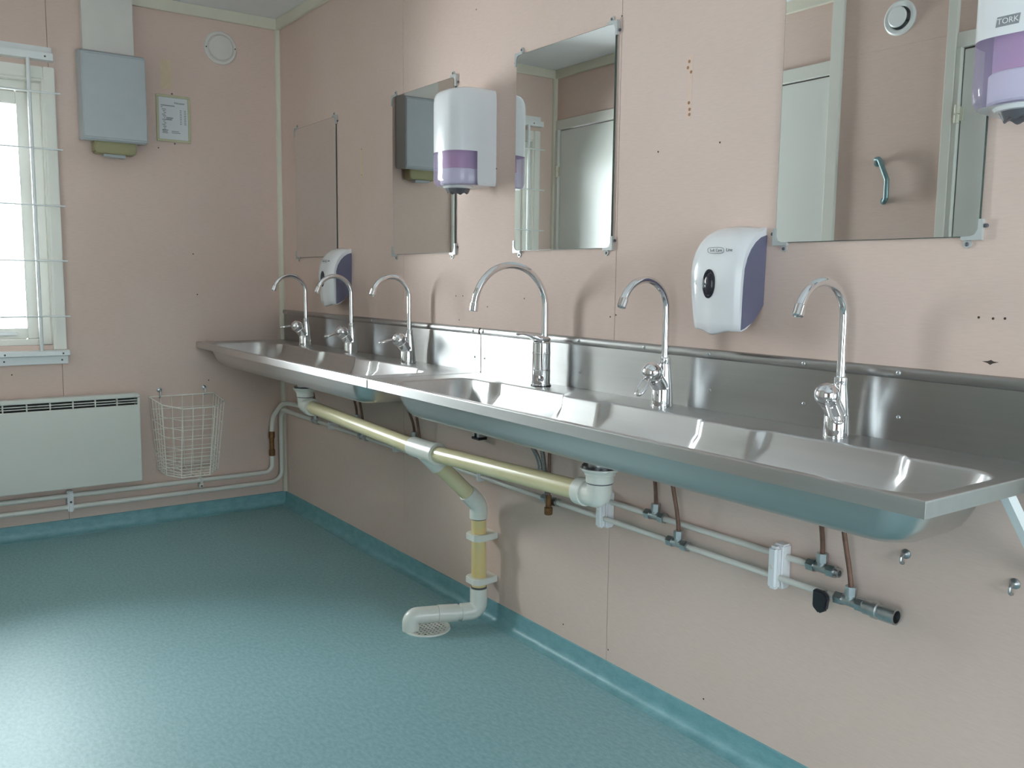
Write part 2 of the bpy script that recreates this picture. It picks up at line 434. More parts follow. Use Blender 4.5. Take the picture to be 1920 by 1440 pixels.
# doors in the opposite wall
for n, (a, c) in enumerate((D1, D2, D3)):
    d = sempty('door_%d' % (n+1), ((a+c)/2, YO, 0), ['white door beside the window corner', 'white door beside the wall with the grab handle', 'white door with its hinge beside the cream post'][n])
    put('door_leaf', B().box(a+0.004, c-0.004, YO-0.045, YO-0.004, 0.008, dh-0.006, 0.002, 1), 'door', d)
    fb = B(); fb.box(a-0.05 if n == 1 else a-0.02, c+0.05 if n != 1 else c, YO-0.02, YO+0.012, dh, dh+0.055, 0.002, 1)
    put('door_head', fb, 'frame', d)
    if n != 2: put('door_jamb', B().box(a-(0.04 if n == 0 else 0.045), a, YO-0.06, YO+0.012, 0, dh, 0.002, 1), 'frame', d)
    if n == 0: put('door_jamb', B().box(c, c+0.05, YO-0.06, YO+0.012, 0, dh, 0.002, 1), 'frame', d)
    if n == 2:
        put('door_jamb', B().box(c, c+0.05, YO-0.06, YO+0.012, 0, dh, 0.002, 1), 'frame', d)
        put('door_jamb', B().box(a-0.02, a, YO-0.06, YO+0.014, 0, dh, 0.002, 1), 'frame', d)
    hx = a-0.004 if n != 1 else a
    for hz in (0.25, 1.775):
        h = put('hinge', B().lathe([(0.008, 0), (0.0095, 0.002), (0.0095, 0.030), (0.006, 0.031), (0.006, 0.034), (0.0095, 0.035), (0.0095, 0.066), (0.007, 0.068)], (hx+0.004, YO+0.016, hz-0.034), n=14), 'trim', d)
        put('hinge_plate', B().box(hx-0.012, hx+0.024, YO+0.006, YO+0.010, hz-0.026, hz+0.026), 'trim', h)
    lx = c-0.05 if n != 1 else c-0.06
    hd = put('door_handle', B().tube(fillet([(lx, YO+0.0, 1.02), (lx, YO+0.05, 1.02), (lx-0.11, YO+0.05, 1.02)], 0.015), 0.009), 'zinc', d)
    put('handle_plate', B().box(lx-0.02, lx+0.02, YO-0.004, YO+0.004, 0.93, 1.09, 0.002, 1), 'zinc', hd)


# ------------------------------------------------------------------ back window with casing and sash
wn = sempty('window_1', (0, -1.28, 0.82), 'narrow white-framed window behind the bars')
y0, y1, z0, z1 = -1.58, -0.98, 0.82, 1.998
for nm, bx in (('casing_side', (0, 0.018, y0, y0+0.042, z0, z1)), ('casing_side', (0, 0.018, y1-0.042, y1, z0, z1)), ('casing_head', (0, 0.016, y0+0.043, y1-0.043, z1-0.05, z1-0.001))):
    put(nm, B().box(*bx, 0.003, 2), 'sash', wn)
for yy in (y0+0.045, y1-0.045): put('casing_bead', B().box(-0.09, 0.012, yy-0.006, yy+0.006, z0, z1-0.05, 0.002, 1), 'sash', wn)
put('casing_bead', B().box(-0.09, 0.010, y0+0.045, y1-0.045, z1-0.060, z1-0.050, 0.002, 1), 'sash', wn)
# frame lining and sash
for yy in ((y0+0.05, y0+0.085), (y1-0.085, y1-0.05)): put('window_frame', B().box(-0.09, -0.030, yy[0], yy[1], z0+0.02, z1-0.06, 0.002, 1), 'sash', wn)
put('window_frame', B().box(-0.09, -0.030, y0+0.086, y1-0.086, z1-0.10, z1-0.06, 0.002, 1), 'sash', wn)
put('window_frame', B().box(-0.09, -0.022, y0+0.086, y1-0.086, z0+0.01, z0+0.045, 0.002, 1), 'sash', wn)
for yy in ((y0+0.086, y0+0.14), (y1-0.14, y1-0.086)): put('sash_stile', B().box(-0.085, -0.045, yy[0], yy[1], z0+0.046, z1-0.101, 0.003, 1), 'sash', wn)
put('sash_rail', B().box(-0.085, -0.045, y0+0.141, y1-0.141, z1-0.155, z1-0.101, 0.003, 1), 'sash', wn)
put('sash_rail', B().box(-0.085, -0.045, y0+0.141, y1-0.141, z0+0.046, z0+0.092, 0.003, 1), 'sash', wn)
put('window_latch', B().box(-0.046, -0.028, y1-0.30, y1-0.18, z0+0.062, z0+0.078, 0.003, 1), 'white_paint', wn)
put('glass_pane', B().box(-0.067, -0.063, y0+0.139, y1-0.139, z0+0.090, z1-0.153), 'glass', wn)
put('window_sill', B().box(-0.09, 0.03, y0-0.012, y1+0.012, z0-0.026, z0-0.001, 0.003, 2), 'white_paint', wn)
put('sill_apron', B().box(0, 0.012, y0-0.005, y1+0.005, z0-0.062, z0-0.027, 0.002, 1), 'white_paint', wn)

# unseen windows behind the camera: lobby one added for daylight, end one inferred
for n, (ax, hole, p) in enumerate((('x', EW, XE), ('y', LW, YL))):
    d = sempty('window_%d' % (n+2), (XE, -0.95, 0.85) if ax == 'x' else (4.75, YL, 0.85), 'unseen white window behind the camera')

    def bx(u0, u1, v0, v1, t0, t1, bev=0.003):
        return B().box(p+t0, p+t1, u0, u1, v0, v1, bev, 1) if ax == 'x' else B().box(u0, u1, p-t1, p-t0, v0, v1, bev, 1)
    u0, u1, v0, v1 = hole
    for q in ((u0, u0+0.05, v0, v1), (u1-0.05, u1, v0, v1), ((u0+u1)/2-0.03, (u0+u1)/2+0.03, v0+0.05, v1-0.05)): put('window_frame', bx(*q, 0.0, 0.07), 'sash', d)
    for q in ((u0+0.05, u1-0.05, v0, v0+0.05), (u0+0.05, u1-0.05, v1-0.05, v1)): put('window_frame', bx(*q, 0.0, 0.07), 'sash', d)
    for q in ((u0+0.05, (u0+u1)/2-0.03, v0+0.05, v1-0.05), ((u0+u1)/2+0.03, u1-0.05, v0+0.05, v1-0.05)): put('glass_pane', bx(*q, 0.033, 0.037, 0.0), 'glass', d)

# security grille in front of the back window
g = thing('window_grille', (0.03, -1.28, 0.82), 'white barred security grille in front of the small window', 'window grille')
put('mounting_rail', B().prism([(0.0, 2.020), (0.036, 2.022), (0.036, 2.050), (0.008, 2.054), (0.006, 2.080), (0.0, 2.080)], 'y', y0-0.01, y1-0.005), 'white_paint', g)
put('mounting_rail', B().box(0.031, 0.052, y0-0.008, y1+0.008, z0-0.024, z0-0.002, 0.003, 1), 'white_paint', g)
for yy in (-1.08, -1.48): put('bar', B().tube([(0.04, yy, z0-0.004), (0.04, yy, 2.024)], 0.0075, 10), 'white_paint', g)
for zz in (1.888, 1.660, 1.428, 1.198, 0.964): put('rod', B().tube([(0.05, -1.59, zz), (0.05, -0.966, zz)], 0.0035, 8), 'white_paint', g)
scr_src = None


def screw(parent, loc, axis, r=0.0045, m='zinc', name='screw'):
    b = B().lathe([(r, 0), (r, 0.0008), (r*0.75, 0.002), (r*0.42, 0.0024), (r*0.40, 0.0012), (0, 0.0010)], loc, axis, 10)
    return put(name, b, m, parent)


for yy, zz in ((-1.015, 2.036), (-1.52, 2.036)): screw(g, (0.036, yy, zz), (1, 0, 0), 0.004, 'spout')
for yy in (-1.0, -1.22, -1.5): screw(g, (0.052, yy, 0.806), (1, 0, 0), 0.004, 'spout'); screw(wn, (0.012, yy, 0.775), (1, 0, 0), 0.004, 'spout')

# ------------------------------------------------------------------ radiator
ra = thing('panel_heater', (0.05, -1.17, 0.215), 'off-white electric panel heater with slotted top below the barred window', 'heater')
yr0, yr1 = -1.66, -0.705
hb = B().box(0.077, 0.085, yr0, yr1, 0.220, 0.568, 0.0035, 3)                       # front sheet
hb.box(0.022, 0.025, yr0, yr1, 0.220, 0.602).box(0.025, 0.077, yr0, yr1, 0.222, 0.228)   # back and bottom
hb.box(0.022, 0.078, yr0, yr0+0.003, 0.222, 0.568).box(0.022, 0.078, yr1-0.003, yr1, 0.222, 0.568)
put('body', hb, 'offwhite', ra)
put('heating_element', B().tube([(0.050, yr0+0.03, 0.40), (0.050, yr1-0.03, 0.40)], 0.012, 12), 'zinc', ra)
for yy in (yr0+0.016, yr1-0.016): put('element_holder', B().box(0.025, 0.062, yy-0.014, yy+0.014, 0.385, 0.415), 'zinc', ra)
put('top_cover', B().box(0.022, 0.085, yr0, yr1, 0.600, 0.618, 0.004, 2), 'offwhite', ra)
put('end_cap', B().box(0.022, 0.085, yr1-0.010, yr1, 0.5685, 0.5995), 'offwhite', ra)
put('end_cap', B().box(0.022, 0.085, yr0, yr0+0.010, 0.5685, 0.5995), 'offwhite', ra)
put('slot_shade_sheet', B().box(0.0252, 0.0275, yr0+0.011, yr1-0.011, 0.235, 0.599).box(0.0275, 0.066, yr0+0.011, yr1-0.011, 0.5980, 0.5999), 'slot_shade', ra)  # dark sheet put in to paint the shade behind the slots
for zz in (0.5785, 0.5895): put('slat', B().box(0.067, 0.0845, yr0+0.0105, yr1-0.0105, zz-0.0016, zz+0.0016), 'offwhite', ra)
k = 0
while -0.80-0.0885*k > yr0+0.03:
    yy = -0.80-0.0885*k; k += 1
    put('divider', B().box(0.0665, 0.0848, yy-0.0025, yy+0.0025, 0.5690, 0.5990), 'offwhite', ra)
put('wall_bracket', B().box(0.0, 0.022, -1.45, -1.40, 0.25, 0.55), 'offwhite', ra)
put('wall_bracket', B().box(0.0, 0.022, -0.86, -0.81, 0.25, 0.55), 'offwhite', ra)

# ------------------------------------------------------------------ wire basket and its hooks
bk = thing('wire_basket', (0.15, -0.50, 0.25), 'white wire waste basket hanging on the wall beside the panel heater', 'basket')


def outline(t):        # plan outline of the basket at height fraction t (0 bottom, 1 rim)
    top = [(0.012, -0.648), (0.225, -0.645), (0.345, -0.590), (0.345, -0.452), (0.225, -0.372), (0.012, -0.355)]
    bot = [(0.012, -0.620), (0.165, -0.620), (0.255, -0.580), (0.255, -0.455), (0.165, -0.392), (0.012, -0.380)]
    return [(b[0]+(a[0]-b[0])*t, b[1]+(a[1]-b[1])*t) for a, b in zip(top, bot)]


def bz(t, x): return 0.25+(0.34-0.055*x)*t


def ring(t): return [Vector((x, y, bz(t, x))) for x, y in outline(t)]


WR = 0.0016
put('rim', B().tube(ring(1), 0.0028, 8, closed=True), 'wire', bk)
put('base_ring', B().tube(ring(0), 0.0024, 8, closed=True), 'wire', bk)
for t in (0.83, 0.69, 0.55, 0.41, 0.28, 0.225, 0.17, 0.12, 0.075, 0.035): put('hoop_wire', B().tube(ring(t), WR, 6, closed=True), 'wire', bk)
ups = []
for i in range(6):
    j = (i+1) % 6; nseg = (4, 2, 3, 3, 4, 6)[i]
    for q in range(nseg): ups.append((i, j, q/nseg))
for (i, j, fq) in ups:
    a1, b1, a0, b0 = ring(1)[i], ring(1)[j], ring(0)[i], ring(0)[j]
    put('upright_wire', B().tube([a0.lerp(b0, fq), a1.lerp(b1, fq)], 0.0024 if (fq == 0 and i in (1, 2, 3)) else WR, 6), 'wire', bk)
for q in range(1, 6):
    yb = -0.62+0.24*q/6*1.0
    put('base_wire', B().tube([(0.012, yb, 0.25), (0.245, -0.58+0.125*q/6, 0.25)], WR, 6), 'wire', bk)
for n, yy in enumerate((-0.600, -0.396)):
    hk = thing('wall_hook', (0.0, yy, 0.60), 'small steel hook holding the left side of the wire basket' if n == 0 else 'small steel hook holding the basket on the side near the sinks', 'hook', 'hooks of the wire basket')
    put('hook_plate', B().lathe([(0.011, 0), (0.011, 0.003), (0.006, 0.006), (0, 0.006)], (0.0, yy, 0.617), (1, 0, 0), 14), 'zinc', hk)
    put('hook_wire', B().tube(fillet([(0.004, yy, 0.617), (0.020, yy, 0.617), (0.020, yy, 0.583), (0.008, yy, 0.583), (0.008, yy, 0.594)], 0.005, 4), 0.0024, 8), 'zinc', hk)

# ------------------------------------------------------------------ grey hand dryer box, duct, vent, plaque on the back wall
gb = thing('hand_dryer', (0.06, -0.768, 1.65), 'light grey metal hand dryer box below the white cable duct', 'hand dryer')
put('housing', B().prism([(0.004, 1.715), (0.106, 1.705), (0.120, 1.716), (0.120, 2.062), (0.108, 2.072), (0.004, 2.090)], 'y', -0.894, -0.640, 0.004), 'greybox', gb)
put('outlet_nozzle', B().prism([(-0.848, 1.664), (-0.838, 1.658), (-0.688, 1.658), (-0.679, 1.666), (-0.679, 1.7125), (-0.848, 1.7125)], 'x', 0.020, 0.088, 0.004), 'olive', gb)
put('sensor_strip', B().prism([(-0.810, 1.648), (-0.722, 1.644), (-0.722, 1.6575), (-0.810, 1.6575)], 'x', 0.030, 0.070, 0.001), 'greybox', gb)
du = B().box(0.0, 0.050, -0.872, -0.668, 2.083, CEIL, 0.003, 2)
tag(put('cable_duct', du, 'duct'), 'wide white cable duct running from the grey hand dryer to the ceiling', 'cable duct')

vt = thing('ventilation_valve', (0.0, -0.278, 2.115), 'round white closed ventilation cover beside the sink corner', 'vent')
put('ring', B().lathe([(0.075, 0), (0.075, 0.006), (0.070, 0.010), (0.062, 0.010), (0.058, 0.007), (0.0, 0.007)], (0, -0.278, 2.187), (1, 0, 0), 40), 'duct', vt)
put('disc', B().lathe([(0.056, 0.006), (0.056, 0.014), (0.052, 0.018), (0.0, 0.020)], (0, -0.278, 2.187), (1, 0, 0), 40), 'duct', vt)
for s_ in (-1, 1): screw(vt, (0.0098, -0.278+s_*0.0665, 2.187+s_*0.004), (1, 0, 0), 0.003, 'hole')

pq = thing('notice_frame', (0.0, -0.499, 1.742), 'small framed printed notice beside the grey hand dryer', 'notice')
py0, py1, pz0, pz1 = -0.573, -0.424, 1.742, 1.948
for bx_ in ((py0, py1, pz1-0.011, pz1), (py0, py1, pz0, pz0+0.011), (py0, py0+0.011, pz0+0.011, pz1-0.011), (py1-0.011, py1, pz0+0.011, pz1-0.011)):
    put('frame_bar', B().box(0, 0.008, *bx_, 0.0015, 1), 'plaque', pq)
sh = put('sheet', B().box(0, 0.004, py0+0.011, py1-0.011, pz0+0.011, pz1-0.011), 'paper', pq)
put_text('heading', 'Hexaster', 0.0125, 'ink', sh, (0.0042, -0.470, 1.915), (0, 1, 0), (0, 0, 1))
rows = [(-0.552, -0.492, 1.901, 0.004)]+[(-0.552, -0.545, 1.893, 0.003)]
rows += [(-0.548+0.004*(i % 3), -0.530-0.004*(i % 2), 1.884-0.0075*i, 0.0032) for i in range(13)]
rows += [(-0.470, -0.462, 1.884-0.0075*i, 0.003) for i in range(9)]+[(-0.452, -0.442, 1.884-0.0075*i, 0.003) for i in range(9)]
rows += [(-0.530, -0.500, 1.847, 0.005), (-0.530, -0.505, 1.840, 0.005), (-0.548, -0.522, 1.793, 0.003), (-0.548, -0.526, 1.787, 0.003), (-0.548, -0.524, 1.781, 0.003), (-0.508, -0.475, 1.790, 0.003), (-0.508, -0.470, 1.783, 0.003)]
lb = B()
for (a, c, z, hgt) in rows: lb.box(0.0040, 0.0044, a, c, z-hgt/2, z+hgt/2)
put('printed_lines', lb, 'ink_soft', sh)
for (yy, zz) in ((-0.501, 1.955), (-0.495, 1.736)): screw(pq, (0.0, yy, zz), (1, 0, 0), 0.004, 'spout')

# ------------------------------------------------------------------ marks in the wall panels
for (x, z) in ((2.693, 1.676), (2.689, 1.662), (2.700, 1.650), (2.696, 1.578), (2.699, 1.562), (2.699, 1.550)):
    put('rust_mark', B().lathe([(0.0042, 0), (0.0042, 0.0006), (0, 0.0008)], (x, 0, z), (0, -1, 0), 8), 'rust', wr)
put('tape_mark', B().box(2.685, 2.705, -0.0004, 0.0, 1.540, 1.690), 'glue2', wr)
put('tape_mark', B().box(0.884, 0.901, -0.0004, 0.0, 1.545, 1.665), 'glue', wr)
put('tape_mark', B().box(0.0, 0.0004, -0.548, -0.500, 1.975, 2.100), 'glue', wb)
hs = None
for (x, z) in ((2.800, 1.472), (2.595, 1.472), (1.624, 1.085), (1.669, 1.086), (2.026, 1.086), (1.821, 1.054), (1.646, 1.003), (2.428, 1.046), (2.451, 1.052), (3.438, 1.087), (3.464, 1.086), (3.485, 1.087), (3.463, 1.007), (1.860, 1.673), (1.866, 1.496), (1.741, 2.013), (2.445, 1.837), (2.454, 0.100), (2.816, 0.100), (2.249, 0.107), (0.893, 1.661), (0.892, 1.559)):
    if hs is None:
        hs = put('screw_hole', B().lathe([(0.0024, 0), (0.0024, 0.0005), (0, 0.0006)], (x, 0, z), (0, -1, 0), 8), 'hole', wr)
        base = Vector((x, 0, z)); hs_off = hs.location.copy()
    else:
        o = bpy.data.objects.new('screw_hole', hs.data); o.parent = wr; o.location = hs_off+Vector((x, 0, z))-base; COL.objects.link(o)
for (yy, z) in ((-0.567, 1.712), (-0.428, 1.243), (-1.193, 0.718), (-0.414, 1.056), (-0.373, 0.650)):
    put('screw_hole', B().lathe([(0.003, 0), (0.003, 0.0005), (0, 0.0006)], (0, yy, z), (1, 0, 0), 8), 'hole', wb)
put('chipped_mark', B().prism([(3.450, 1.0075), (3.460, 1.0085), (3.466, 1.011), (3.471, 1.0085), (3.480, 1.0078), (3.470, 1.005), (3.465, 1.002), (3.460, 1.005)], 'y', -0.0005, 0.0), 'hole', wr)

# ------------------------------------------------------------------ mirrors
ML = [0.205, 1.170, 1.977, 2.977]; MZ0, MZ1, MW = 1.233, 1.823, 0.453
mlab = ['plain wall mirror above the first sink tap, nearest the room corner', 'wall mirror reflecting the grey hand dryer, partly behind a towel dispenser', 'wall mirror reflecting a white hinged door above the tall tap', 'wall mirror reflecting a grab handle and a round vent, beside a towel dispenser']
for n, x0 in enumerate(ML):
    mr = thing('wall_mirror', (x0+MW/2, 0, MZ0), mlab[n], 'mirror', 'frameless mirrors above the sinks')
    x1 = x0+MW
    put('glass_sheet', B().box(x0, x1, -0.0052, -0.0012, MZ0, MZ1), 'mirror_edge', mr)
    put('silvered_face', B().box(x0+0.0012, x1-0.0012, -0.0062, -0.0053, MZ0+0.0012, MZ1-0.0012), 'mirror', mr)
    for (cx, sx) in ((x0, 1), (x1, -1)):
        for (cz, sz) in ((MZ0, 1), (MZ1, -1)):
            e = 0.006
            o_ = [(cx-sx*e, cz-sz*e), (cx+sx*0.032, cz-sz*e), (cx+sx*0.032, cz+sz*0.001), (cx+sx*0.014, cz+sz*0.0015), (cx+sx*0.006, cz+sz*0.005), (cx+sx*0.0015, cz+sz*0.014), (cx+sx*0.001, cz+sz*0.032), (cx-sx*e, cz+sz*0.032)]
            c_ = put('corner_clip', B().prism(o_, 'y', -0.0085, 0.0), 'clip', mr)
            put('clip_ear', B().lathe([(0.008, 0), (0.008, 0.003), (0, 0.003)], (cx+sx*0.022, 0, cz-sz*0.012), (0, -1, 0), 12), 'clip', c_)
            put('screw', B().lathe([(0.0038, 0.0028), (0.0038, 0.004), (0.002, 0.005), (0, 0.005)], (cx+sx*0.022, 0, cz-sz*0.013), (0, -1, 0), 10), 'spout', c_)
            put('screw', B().lathe([(0.0038, 0.0), (0.0038, 0.004), (0.002, 0.005), (0, 0.005)], (cx-sx*0.0105, 0, cz+sz*0.020), (0, -1, 0), 10), 'spout', c_)

# ------------------------------------------------------------------ soap dispensers
def soap(xc, zb, name_label):
    t = thing('soap_dispenser', (xc, 0, zb), name_label, 'soap dispenser', 'white push-button soap dispensers')
    hw = 0.0755
    # cover outline (distance from the wall, height above the base), from the top at the wall round the front to the bottom at the wall
    pr = [(0.0, 0.234), (0.014, 0.2375), (0.032, 0.234), (0.052, 0.224), (0.069, 0.209), (0.083, 0.188), (0.092, 0.163), (0.097, 0.135), (0.098, 0.105), (0.096, 0.075), (0.093, 0.045), (0.089, 0.018), (0.086, 0.004), (0.080, 0.0), (0.060, 0.006), (0.030, 0.022), (0.006, 0.050), (0.0, 0.060)]
    NU = 16
    b = B(); cols = []
    for iu in range(NU+1):
        u = -1+2*iu/NU; col = []
        for (d, h) in pr:
            edge = 1-0.16*abs(u)**5 if d > 0.03 else 1
            dd = d*edge
            low = max(0, min(1, (0.11-h)/0.09))
            if d > 0.075: dd += 0.007*exp(-(u/0.30)**2)*low
            hh = h-(0.010*exp(-(u/0.40)**2) if (h < 0.012) else 0)
            if d > 0.01: hh -= 0.013*abs(u)**3*max(0, min(1, (h-0.13)/0.08))
            taper = 1-0.10*max(0, (0.12-h)/0.12)-0.05*max(0, (h-0.20)/0.04)
            col.append(b.bm.verts.new((xc+u*hw*taper, -dd, zb+hh)))
        cols.append(col)
    for a, c in zip(cols, cols[1:]):
        for k_ in range(len(pr)-1): b.bm.faces.new((a[k_], a[k_+1], c[k_+1], c[k_]))
        b.bm.faces.new((a[-1], a[0], c[0], c[-1]))
    b.bm.faces.new(cols[0]); b.bm.faces.new(list(reversed(cols[-1])))
    cv = put('cover', b, 'white', t, 50)
    # violet side panels, set flush on both sides
    sp = [(0.001, 0.216), (0.018, 0.211), (0.036, 0.200), (0.052, 0.184), (0.064, 0.164), (0.0715, 0.140), (0.0725, 0.100), (0.0715, 0.060), (0.0700, 0.003), (0.058, 0.007), (0.030, 0.022), (0.007, 0.050), (0.001, 0.060)]
    for s_ in (-1, 1):
        bb = B(); A = []; C = []
        for (d, h) in sp:
            taper = 1-0.10*max(0, (0.12-h)/0.12)-0.05*max(0, (h-0.20)/0.04)
            A.append(bb.bm.verts.new((xc+s_*(hw*taper-0.003), -d, zb+h))); C.append(bb.bm.verts.new((xc+s_*(hw*taper+0.0012), -d, zb+h)))
        nn = len(sp)
        for k_ in range(nn): bb.bm.faces.new((A[k_], A[(k_+1) % nn], C[(k_+1) % nn], C[k_]))
        bb.bm.faces.new(list(reversed(A))); bb.bm.faces.new(C)
        put('side_panel', bb, 'purple', t)
    # push button: dark oval dish with a raised centre
    bx_, bz_ = xc-0.005, zb+0.106
    bt = B()
    prof = [(1.0, 0.0), (1.0, 0.003), (0.86, 0.0045), (0.74, 0.003), (0.70, 0.004), (0.45, 0.0065), (0.0, 0.0075)]
    rings_ = []
    for (q, h) in prof[:-1]: rings_.append([Vector((bx_+0.0185*q*cos(2*pi*k_/28), -0.0965-h, bz_+0.033*q*sin(2*pi*k_/28))) for k_ in range(28)])
    bt.loops(rings_, close_first=True, close_last=True)
    put('push_button', bt, 'button', t)
    # lettering "Soft Care Line", Soft Care in an oval outline
    tz = zb+0.181; ty = -0.0935
    put_text('lettering', 'Soft Care', 0.0092, 'ink', t, (xc+0.008, ty-0.0003, tz), (1, 0, 0), (0, -0.22, 1), 0.0003, 0.12)
    put_text('lettering', 'Line', 0.0102, 'ink', t, (xc+0.0455, ty+0.0015, tz+0.0005), (1, 0.05, 0), (0, -0.22, 1), 0.0003, 0.12)
    pts = []
    for k_ in range(40):
        a_ = 2*pi*k_/40; ex = abs(cos(a_))**0.55*math.copysign(1, cos(a_)); ez = abs(sin(a_))**0.55*math.copysign(1, sin(a_))
        pts.append((xc+0.008+0.0235*ex, ty+0.0016-0.0018-ez*0.0062*-0.22*-1, tz+0.0066*ez))
    put('logo_outline', B().tube(pts, 0.0005, 5, closed=True), 'ink', t)
    return t


soap(2.876, 1.035, 'white soap dispenser with violet sides, beside the mirror reflecting the grab handle')
soap(0.718, 1.030, 'white soap dispenser with violet sides, below the mirror nearest the room corner')

# ------------------------------------------------------------------ paper towel dispensers
def towel(xc, zb, label, logo):
    t = thing('towel_dispenser', (xc, 0, zb), label, 'towel dispenser', 'white towel dispensers with lilac windows')
    hw, dp, hgt = 0.086, 0.158, 0.302
    NT = 40
    levels = [(0.0, 0.90), (0.004, 0.955), (0.012, 0.985), (0.022, 1.0)]+[(0.022+0.083*i/6, 1.0) for i in range(1, 7)]+[(0.105+0.155*i/5, 1.0) for i in range(1, 6)]+[(0.275, 0.985), (0.288, 0.95), (0.296, 0.89), (0.302, 0.74)]

    def P(i, lv, off=0.0):
        th = pi*i/NT; e = 0.55; cx = math.copysign(abs(cos(th))**e, cos(th)); sy = abs(sin(th))**e
        h, q = lv
        return Vector((xc+(hw-off)*cx*(1-(1-q)*0.6), -(dp-off)*sy*q, zb+h))
    wv = B(); cvb = B()
    for b_, want in ((cvb, False), (wv, True)):
        vs = {}
        for li in range(len(levels)-1):
            for i in range(NT):
                mid = (P(i, levels[li])+P(i+1, levels[li+1]))/2
                isw = levels[li+1][0] <= 0.1055 and -mid.y > 0.066
                if isw != want: continue
                f_ = []
                for (a_, l_) in ((i, li), (i+1, li), (i+1, li+1), (i, li+1)):
                    if (a_, l_) not in vs: vs[(a_, l_)] = b_.bm.verts.new(P(a_, levels[l_]))
                    f_.append(vs[(a_, l_)])
                b_.bm.faces.new(f_)
    top = [cvb.bm.verts.new(P(i, levels[-1])) for i in range(NT+1)]; cvb.bm.faces.new(top)
    bot = [cvb.bm.verts.new(P(i, levels[0])+Vector((0, 0, 0.0))) for i in range(NT+1)]; cvb.bm.faces.new(bot)
    bmesh.ops.remove_doubles(cvb.bm, verts=cvb.bm.verts, dist=1e-5)
    put('cover', cvb, 'white', t, 40); put('window', wv, 'lilac', t, 40)
    put('wall_plate', B().box(xc-hw+0.004, xc+hw-0.004, -0.010, 0.0, zb+0.008, zb+0.29, 0.002, 1), 'white', t)
    put('paper_roll', B().lathe([(0.018, 0.0), (0.058, 0.0), (0.062, 0.003), (0.062, 0.047), (0.059, 0.050), (0.018, 0.050)], (xc, -0.084, zb+0.004), (0, 0, 1), 32), 'tissue', t)
    put('inner_core', B().lathe([(0.057, 0.0), (0.057, 0.11), (0.0, 0.11)], (xc, -0.084, zb+0.055), (0, 0, 1), 28), 'pinkcore', t)
    # outlet: white collar and a dark toothed nozzle
    put('outlet_collar', B().lathe([(0.047, 0.0), (0.050, -0.004), (0.046, -0.009), (0.034, -0.011), (0.0, -0.011)], (xc, -0.090, zb+0.002), (0, 0, 1), 32), 'white', t)
    nz = B(); n_ = 48; r0 = []; r1 = []; r2 = []
    for k_ in range(n_):
        a_ = 2*pi*k_/n_; tooth = 0.006*(0.5+0.5*cos(a_*8))
        r0.append((xc+0.040*cos(a_), -0.090+0.040*sin(a_), zb-0.008)); r1.append((xc+0.034*cos(a_), -0.090+0.034*sin(a_), zb-0.017-tooth)); r2.append((xc+0.022*cos(a_), -0.090+0.022*sin(a_), zb-0.012))
    nz.loops([r0, r1, r2], close_first=True, close_last=True); put('toothed_nozzle', nz, 'spout', t, 25)
    if logo:
        lx, lz = xc-0.006, zb+0.128
        lg = put('logo_plate', B().prism([(lx-0.019, lz-0.0095), (lx+0.017, lz-0.0095), (lx+0.019, lz+0.006), (lx-0.017, lz+0.006)], 'y', -dp-0.0003, -dp+0.004), 'ink_soft', t)
        put_text('lettering', 'TORK', 0.0125, 'white', lg, (lx, -dp-0.0006, lz-0.002), (1, 0, 0), (0, 0, 1), 0.0002)
    return t


towel(1.778, 1.440, 'white towel dispenser covering the edge of the mirror that reflects the hand dryer', False)
towel(3.537, 1.437, 'white towel dispenser with a grey logo beside the mirror reflecting the grab handle', True)

# ------------------------------------------------------------------ steel sinks
RZ, FY = 0.835, -0.427


def rrect(x0, x1, y0, y1, r, z, nl, ns, nc=7, yfun=None):
    pts = []
    r = max(r, 1e-4)
    def arc(cx, cy, a0):
        for k_ in range(nc+1):
            a_ = a0+pi/2*k_/nc; pts.append([cx+r*cos(a_), cy+r*sin(a_)])
    def seg(p, q, n_):
        for k_ in range(1, n_): pts.append([p[0]+(q[0]-p[0])*k_/n_, p[1]+(q[1]-p[1])*k_/n_])
    seg((x0+r, y0), (x1-r, y0), nl); arc(x1-r, y0+r, -pi/2)
    seg((x1, y0+r), (x1, y1-r), ns); arc(x1-r, y1-r, 0)
    seg((x1-r, y1), (x0+r, y1), nl); arc(x0+r, y1-r, pi/2)
    seg((x0, y1-r), (x0, y0+r), ns); arc(x0+r, y0+r, pi)
    out = []
    for x, y in pts:
        if yfun and y > (y0+y1)/2: y = y+yfun(x)*min(1, (y-(y0+y1)/2)/((y1-y0)*0.45))
        out.append(Vector((x, y, z)))
    return out


